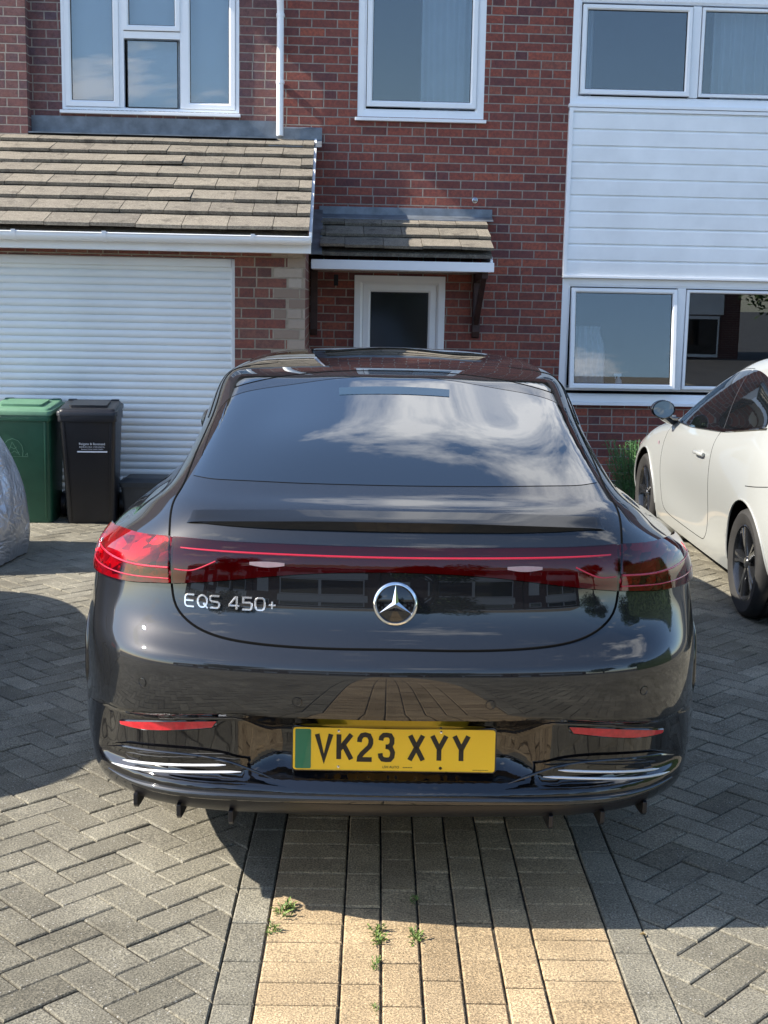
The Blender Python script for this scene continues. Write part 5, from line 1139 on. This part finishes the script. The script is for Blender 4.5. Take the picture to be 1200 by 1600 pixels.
# ------------------------------------------------------------------ bins and the covered bike
def wheelie_bin(loc, rz, w_, h, d, body, lid, label, group):
    t = thing('wheelie_bin', label, 'bin', loc, rz, group)
    wb, wt = w_*.80, w_*.93; db, dt = d*.72, d*.95
    b_ = MB(); rings = []
    for z, k in ((0, 0), (.03, .02), (h*.55, .58), (h*.86, 1), (h*.90, 1)):
        ww = wb+(wt-wb)*k; dd = db+(dt-db)*k; y1 = d/2
        r_ = .035; rings.append([(x, y+(y1-dd/2), z) for x, y in rrect(ww/2, dd/2, r_, 4)])
    n = len(rings[0]); vs = [v for g_ in rings for v in g_]
    fs = [(i*n+k, i*n+(k+1) % n, (i+1)*n+(k+1) % n, (i+1)*n+k) for i in range(len(rings)-1) for k in range(n)] + [tuple(range(n-1, -1, -1)), tuple((len(rings)-1)*n+k for k in range(n))]
    b_.add(vs, fs)
    # rim collar and the two vertical ribs on the front
    b_.prism(rrect(w_*.485, d*.485, .03, 4), h*.845, h*.905, 'z')
    fy = -d/2+(d-dt)+.0
    for sx in (-1, 1): b_.add([(sx*wt*.40, d/2-dt-.004, h*.84), (sx*wt*.44, d/2-dt-.004, h*.84), (sx*wb*.42, d/2-db-.006, .03), (sx*wb*.38, d/2-db-.006, .03), (sx*wt*.40, d/2-dt+.01, h*.84), (sx*wt*.44, d/2-dt+.01, h*.84), (sx*wb*.42, d/2-db+.01, .03), (sx*wb*.38, d/2-db+.01, .03)], [(0, 1, 2, 3), (0, 3, 7, 4), (1, 5, 6, 2), (0, 4, 5, 1), (3, 2, 6, 7)])
    bd = b_.build('body', body, t, smooth=True, bevel=.004)
    l = MB(); z0 = h*.905
    outl = rrect(w_*.5, d*.5, .035, 4)
    def lv(s_, dz): return [(x*s_, y*s_, z0+dz+(y/d+.5)*.030) for x, y in outl]
    rg2 = [lv(1.0, -.012), lv(1.0, .012), lv(.985, .018), lv(.93, .020), lv(.90, .034), lv(.86, .038)]
    n = len(outl); vs = [v for g_ in rg2 for v in g_]
    fs = [(i*n+k, i*n+(k+1) % n, (i+1)*n+(k+1) % n, (i+1)*n+k) for i in range(len(rg2)-1) for k in range(n)] + [tuple((len(rg2)-1)*n+k for k in range(n)), tuple(range(n-1, -1, -1))]
    l.add(vs, fs)
    zb_ = z0+.045
    l.add([(x*.62, y*.55-.02, z0+dz+(y*.55/d+.5)*.03) for dz in (.036, .052) for x, y in outl], [(k, (k+1) % n, n+(k+1) % n, n+k) for k in range(n)] + [tuple(n+k for k in range(n))])
    lo = l.build('lid', lid, t, smooth=True)
    MB().tube([(-w_*.40, d*.47, z0+.02), (-w_*.40, d*.56, z0+.05), (w_*.40, d*.56, z0+.05), (w_*.40, d*.47, z0+.02)], .016, 8).build('handle', body, t, smooth=True)
    for sx in (-1, 1):
        MB().box(sx*w_*.36-.03, sx*w_*.36+.03, d*.36, d*.47, z0+.045, z0+.075).build('hinge', body, lo, bevel=.006)
        wo2 = MB().lathe([(.02, -.02), (.085, -.022), (.095, -.015), (.095, .015), (.085, .022), (.02, .02)], 24, 'x', closed=True).build('wheel', 'plastic_black', t, smooth=True); wo2.location = (sx*w_*.46, d*.46, .095)
    return t, bd
gb_t, gbd = wheelie_bin((-2.185, 9.30, .0), R(-2), .475, .885, .47, 'plastic_green', 'plastic_green_lid', 'green wheelie bin with a faded lid in front of the roller door', 'wheelie bins by the roller door')
kb_t, kbd = wheelie_bin((-1.722, 9.29, .0), R(3), .425, .885, .47, 'plastic_black', 'plastic_black', 'black wheelie bin with white council lettering in front of the roller door', 'wheelie bins by the roller door')
def bin_face(h, w_, d):
    y_t, y_b = d/2-d*.95, d/2-d*.72
    def put(x, z): return y_b+(y_t-y_b)*min(1, z/(h*.86))
    return put
pf = bin_face(.885, .425, .47)
tilt = math.degrees(math.atan((.47*.23)/(.885*.86)))
def face_m(x, z): return Matrix.Translation((x, pf(x, z)-.009, z)) @ Matrix.Rotation(R(90+tilt), 4, 'X')
text_mesh('council_lettering', 'Reigate & Banstead', .0235, 'print', kbd, face_m(.03, .582), .0006, 1.0)
text_mesh('council_lettering', 'BOROUGH COUNCIL', .0155, 'print', kbd, face_m(.03, .562), .0006, 1.25)
text_mesh('council_lettering', 'Banstead | Horley | Redhill | Reigate', .0105, 'print', kbd, face_m(.03, .548), .0006)
cb = MB().box(-.075, .135, pf(0, .535)-.0095, pf(0, .535)-.0085, .528, .538).build('council_underline', 'print', kbd)
def gput(x, z, h): return Vector((x, pf(x, z)-.009-h, z))
crest = [[(-.075, .52), (-.085, .555), (-.075, .60), (-.045, .635), (-.01, .65), (.03, .635), (.055, .60), (.062, .56), (.055, .52), (-.075, .52)], [(-.05, .53), (-.03, .58), (-.012, .625), (.012, .58), (.035, .53)], [(-.04, .555), (-.02, .545), (.0, .56), (.02, .545), (.035, .555)], [(-.025, .59), (0, .575), (.018, .59)], [(-.07, .52), (.095, .52)], [(.075, .53), (.092, .545), (.092, .525)]]
crest = [[(x-.04, z-.03) for x, z in p] for p in crest]
pf0 = pf
strokes_mesh(crest, .0035, gput, .0006).build('crest', 'print_g', gbd)
# low recycling box
rb = thing('recycling_box', 'low dark grey lidded recycling box beside the black bin', 'box', (-1.33, 9.42, 0), R(0))
bx = MB(); vs = []
for z, k in ((0, .86), (.27, 1.0)):
    vs += [(x*k, y*k, z) for x, y in rrect(.19, .14, .03, 4)]
n = len(vs)//2; bx.add(vs, [(k, (k+1) % n, n+(k+1) % n, n+k) for k in range(n)]+[tuple(range(n-1, -1, -1)), tuple(range(n, 2*n))]); bx.prism(rrect(.198, .148, .03, 4), .255, .275, 'z')
M['plastic_grey'] = simple('dark_grey_plastic', (0.035, 0.04, 0.045), 0.45, var=.2)
bx.build('box', 'plastic_grey', rb, smooth=True)
lv_ = MB(); vs = [(x*k, y*k, z) for z, k in ((.276, 1.03), (.290, 1.03), (.300, .9), (.318, .78)) for x, y in rrect(.198, .148, .03, 4)]; n = len(vs)//4
lv_.add(vs, [(i*n+k, i*n+(k+1) % n, (i+1)*n+(k+1) % n, (i+1)*n+k) for i in range(3) for k in range(n)]+[tuple(range(3*n, 4*n)), tuple(range(n-1, -1, -1))]); lv_.build('lid', 'plastic_grey', rb, smooth=True)
# crinkled cover
s = N('silver_cover_fabric'); o = s.obj()
cr = s.noise(7, 6, 0.65, o, 1.2); v = s.n('ShaderNodeTexVoronoi', {'Scale': 11.0}, feature='DISTANCE_TO_EDGE'); s.set(v.inputs['Vector'], s.n('ShaderNodeVectorMath', operation='ADD').outputs[0]); va = v.inputs['Vector'].links[0].from_node; s.set(va.inputs[0], o); s.set(va.inputs[1], s.n('ShaderNodeTexNoise', {'Scale': 3.0}).outputs['Color'])
M['cover'] = s.done(s.bsdf(s.ramp(cr, [(.3, (.45, .47, .50)), (.7, (.62, .64, .67))]), .30, .65, s.bump(s.math('ADD', s.math('MULTIPLY', v.outputs['Distance'], .8), cr), .45, .03)))
cv = MB(); nu, nv = 160, 90; vs = []
import mathutils.noise as mn
for i in range(nv+1):
    tz = i/nv
    for k in range(nu):
        a_ = 2*math.pi*k/nu; ca, sa = math.cos(a_), math.sin(a_)
        z = .98*math.sin(tz*math.pi/2)**.92
        prof = math.cos(max(0, tz-.04)/(1-.04)*math.pi/2)**.72 if tz < 1 else 0
        hem = 1+.05*math.sin(tz*6)*0 - .03*max(0, .12-tz)/.12
        sx = .60*prof*hem; sy_ = .56*prof*hem
        ex = 2/2.8; x = sx*math.copysign(abs(ca)**ex, ca); y = sy_*math.copysign(abs(sa)**ex, sa)
        nz_ = mn.noise(Vector((ca*2.1+3, sa*2.1, tz*1.3)))*.05 + mn.noise(Vector((ca*5+tz*2, sa*5, tz*2.1)))*.034 + mn.noise(Vector((ca*9-tz*4, sa*9, tz*5)))*.016 + abs(mn.noise(Vector((ca*13+tz*2.5, sa*13, tz*4))))*.016*(1.3-tz)
        k2 = 1+nz_/max(.25, prof)*(prof > .1)*1.6
        vs.append((x*k2, y*k2, max(.012, z + mn.noise(Vector((x*4, y*4, 2)))*.03*tz)))
fs = [(i*nu+k, i*nu+(k+1) % nu, (i+1)*nu+(k+1) % nu, (i+1)*nu+k) for i in range(nv) for k in range(nu)]
co = cv.add(vs, fs).build('covered_motorcycle', 'cover', smooth=True); co.location = (-2.53, 7.93, 0)
auto_smooth(co, 80)
tag(co, 'crumpled silver grey rain cover over a bulky shape at the left edge', 'covered bike')

# ------------------------------------------------------------------ plants
def leaf_quad(mb, p, d, L, W_, tone, curl=.2):
    d = Vector(d).normalized(); sd = d.cross(Vector((0, 0, 1))); sd = sd.normalized() if sd.length > .1 else Vector((1, 0, 0)); up = sd.cross(d)
    p = Vector(p); m = p+d*L*.5+up*L*curl*.4; e = p+d*L-up*L*curl*.3
    mb.add([p, m+sd*W_*.5, e, m-sd*W_*.5, ], [(0, 1, 2), (0, 2, 3)], tone)
def weed(loc, r_, n, seed, label):
    rr = random.Random(seed); t = thing('weed', label, 'weed', (loc[0], loc[1], -.004), rr.gauss(0, .12), 'weeds in the paving joints')
    mb = MB(); st_ = MB()
    for k in range(n):
        a_ = rr.random()*6.283; el = rr.uniform(.15, 1.1); L = r_*rr.uniform(.35, 1.0); d = Vector((math.cos(a_)*math.cos(el), math.sin(a_)*math.cos(el), math.sin(el)))
        base = Vector((rr.gauss(0, r_*.12), rr.gauss(0, r_*.5), .002)); tip = base+d*L*.6
        st_.tube([base, tip], .0006, 4)
        for q in range(4): leaf_quad(mb, base+d*L*(.15+.18*q), d+Vector((rr.gauss(0, .6), rr.gauss(0, .6), rr.gauss(.1, .2))), L*rr.uniform(.3, .5), L*rr.uniform(.14, .24), min(1, max(0, rr.gauss(.5, .3))))
    mb.build('leaves', 'leaf_weed', t); st_.build('stems', 'leaf_weed', t)
M['dry'] = simple('dry_leaf', (0.30, 0.22, 0.10), 0.8)
WE = [((-0.110, 3.265), .042, 30, 'bushy weed where the grey edging meets the buff strip'), ((-0.135, 3.15), .03, 20, 'small thin weed just below the bushy one at the edging')]
WE += [((.141, 3.117), .038, 26, 'star shaped weed in the left joint of the narrow buff columns'), ((.241, 3.105), .034, 34, 'rounded clump of weed in the sunlit joint at the middle of the buff strip'), ((.252, 3.33), .028, 16, 'weed in the shade just behind the rounded clump'), ((.132, 2.974), .026, 16, 'sprig of weed nearer the viewer below the star shaped one'), ((.123, 2.778), .02, 12, 'tiny weed at the bottom edge of the picture'), ((.519, 3.974), .03, 16, 'weed in the deep shade under the rear bumper')]
for k, (pp, r_, n_, lb) in enumerate(WE): weed(pp, r_, n_, 40+k, lb)
lf = MB(); rr = random.Random(9)
for k, (x, y) in enumerate(((.157, 3.11), (.852, 3.121))):
    t = thing('dead_leaf', ('curled brown leaf lying on the buff strip beside the star shaped weed', 'small dry leaf on the grey paving just clear of the shadow')[k], 'leaf', (x, y, .002), rr.random()*6, 'fallen leaves')
    m_ = MB()
    for q in range(3): leaf_quad(m_, (0, .002*q, .001), (1, rr.gauss(0, .5), .25), .018, .010, .5, curl=.5)
    m_.build('blade', 'dry', t)
# border planting under the window
shr = [((2.60, 10.75), .50, 'feathery green shrub under the ground floor window'), ((2.98, 10.9), .46, 'darker green shrub nearest the white car')]
for i, ((x, y), h, lb) in enumerate(shr):
    rr = random.Random(20+i); t = thing('shrub', lb, 'shrub', (x, y, 0), 0, 'shrubs under the window'); mb = MB(); st_ = MB()
    for k in range(60):
        a_ = rr.random()*6.283; rad = rr.random()**.6*.24; b0 = Vector((rad*.5*math.cos(a_), rad*.5*math.sin(a_), 0)); tp = Vector((rad*1.3*math.cos(a_), rad*1.3*math.sin(a_), h*rr.uniform(.6, 1.05)))
        st_.tube([b0, (b0+tp)/2+Vector((0, 0, .02)), tp], .003, 4)
        for q in range(26):
            f = .15+.85*q/26; p = b0.lerp(tp, f); leaf_quad(mb, p, Vector((rr.gauss(0, 1), rr.gauss(0, 1), rr.uniform(.1, .9))), rr.uniform(.03, .06), rr.uniform(.006, .012), min(1, max(0, rr.gauss(.3+.4*f, .2))))
    mb.build('foliage', 'leaf_shrub', t); st_.build('stems', 'leaf_shrub', t)
t = thing('flowering_plant', 'plant with pale yellow flower heads against the brick wall by the white car', 'plant', (2.86, 10.35, 0)); mb = MB(); st_ = MB(); rr = random.Random(5)
for k in range(9):
    a_ = rr.random()*6.28; tp = Vector((.10*math.cos(a_)*rr.random(), .08*math.sin(a_), rr.uniform(.38, .58))); st_.tube([(0, 0, 0), tp*.5+Vector((0, 0, .03)), tp], .003, 4)
    for q in range(22): mb.add(*(lambda c_, r2: ([c_+Vector((r2*math.cos(w*1.57+q), r2*math.sin(w*1.57+q), rr.gauss(0, .004))) for w in range(4)], [(0, 1, 2, 3)]))(tp+Vector((rr.gauss(0, .018), rr.gauss(0, .018), -abs(rr.gauss(0, .04)))), .011), rr.random())
st_.build('stems', 'leaf_shrub', t); mb.build('flowers', 'flower', t)
# ------------------------------------------------------------------ the other side of the close, behind the camera (seen in the reflections)
M['opp_brick'] = mk_brick('opposite_brick', [(0.0, (0.10, 0.04, 0.035)), (0.5, (0.17, 0.06, 0.045)), (1.0, (0.13, 0.05, 0.045))], seed=3)
def terrace(x0, wd, label, seed):
    zb = -1.0; y = -19.0; hgt = 5.0
    t = thing('terraced_house', label, 'house', (x0, y, zb), 0, 'houses across the close')
    MB().box(0, wd, -7, 0, 0, hgt).build('wall', 'opp_brick', t)
    MB().prism([(-7.4, hgt-.05), (.4, hgt-.05), (-3.5, hgt+1.6)], -.05, wd+.05, 'x').build('roof', 'tile', t)
    MB().box(wd*.30, wd*.92, .005, .06, 2.3, 3.4).build('cladding', 'fascia', t)
    MB().box(.0, wd, .4, .44, hgt-.15, hgt+.05).build('fascia', 'fascia', t)
    for (a_, b_, c_, d_) in ((wd*.32, wd*.90, .9, 2.25), (wd*.32, wd*.90, 3.45, 4.5), (wd*.06, wd*.22, 3.3, 4.4)):
        f = MB(); f.box(a_, b_, .07, .12, c_, d_); w_ = f.build('window', 'upvc', t)
        nn = 2 if b_-a_ > 2 else 1
        for k in range(nn):
            u0 = a_+.08+k*(b_-a_)/nn; u1 = a_-.06+(k+1)*(b_-a_)/nn
            MB().box(u0, u1, .121, .13, c_+.1, d_-.1).build('pane', 'tint', w_)
    MB().box(wd*.06, wd*.20, .005, .08, 0.05, 2.1).build('door', 'upvc', t)
for i, (x0, lb) in enumerate(((-22.8, 'brick terraced house across the close, leftmost in the car panel reflection'), (-15.5, 'brick terraced house across the close, second from the left in reflection'), (-8.2, 'brick terraced house across the close, directly behind the viewer'), (-.9, 'brick terraced house across the close, second from the right in reflection'), (6.4, 'brick terraced house across the close, rightmost in the reflection'))):
    terrace(x0, 7.2, lb, i)
def leafy_box(name, label, cat, x0, x1, y0, y1, z0, z1, n, size, mat='leaf', group=None, seed=1):
    t = thing(name, label, cat, ((x0+x1)/2, (y0+y1)/2, z0), 0, group); rr = random.Random(seed); mb = MB(); cx, cy = (x0+x1)/2, (y0+y1)/2
    for k in range(n):
        side = rr.random(); x, y, z = rr.uniform(x0, x1), rr.uniform(y0, y1), rr.uniform(z0, z1)
        if side < .40: x = x0+rr.uniform(-.12, .15)
        elif side < .55: y = rr.choice((y0, y1))+rr.uniform(-.1, .1)
        elif side < .8: z = z1+rr.uniform(-.15, .12)
        leaf_quad(mb, (x-cx, y-cy, z-z0), (rr.gauss(0, 1), rr.gauss(0, 1), rr.gauss(.3, .6)), size*rr.uniform(.6, 1.4), size*rr.uniform(.4, .8), min(1, max(0, rr.gauss(.45, .3))))
    mb.box(x0-cx+.15, x1-cx-.15, y0-cy+.15, y1-cy-.15, 0, z1-z0-.2, tone=0)
    mb.build('foliage', mat, t)
    MB().tube([(0, 0, -.1), (0, 0, (z1-z0)*.5)], .05, 6).build('stem', 'bark', t)
leafy_box('hedge', 'long clipped green hedge behind the viewer on the right', 'hedge', 8.6, 10.0, -1.2, 5.5, -.1, 3.0, 9000, .12, seed=4)
def tree(x, y, h, r_, label, seed, n=9000):
    t = thing('garden_tree', label, 'tree', (x, y, -.5), 0, 'trees around the close'); rr = random.Random(seed)
    tk = MB(); tk.tube([(0, 0, 0), (.05, 0, h*.3), (0, .1, h*.55)], [.17, .13, .08], 10)
    cl = []
    for k in range(16):
        a_ = rr.random()*6.28; rad = rr.random()**.5*r_*.75; c_ = Vector((rad*math.cos(a_), rad*math.sin(a_), h*rr.uniform(.42, .95))); cl.append((c_, r_*rr.uniform(.28, .5)))
        tk.tube([(0, 0, h*rr.uniform(.25, .5)), c_*.6+Vector((0, 0, h*.1)), c_], [.06, .04, .015], 6)
    tk.build('trunk', 'bark', t, smooth=True); mb = MB()
    for k in range(n):
        c_, q = rr.choice(cl); d = Vector((rr.gauss(0, 1), rr.gauss(0, 1), rr.gauss(0, .8))).normalized(); p = c_+d*q*rr.random()**.35
        leaf_quad(mb, p, (rr.gauss(0, 1), rr.gauss(0, 1), rr.gauss(0, .6)), .26*rr.uniform(.6, 1.3), .17, min(1, max(0, rr.gauss(.45, .3))))
    mb.build('crown', 'leaf', t)
tree(-8.5, -14, 6.0, 2.4, 'round garden tree across the close on the left', 11)
tree(1.5, -15.5, 5.2, 2.0, 'small garden tree across the close, in front of the houses', 12, 6000)
tree(16.0, -5, 7.5, 3.0, 'tall garden tree beyond the hedge on the right', 13)
tree(14.5, -15, 7.0, 3.0, 'broad garden tree at the far right of the close', 14)
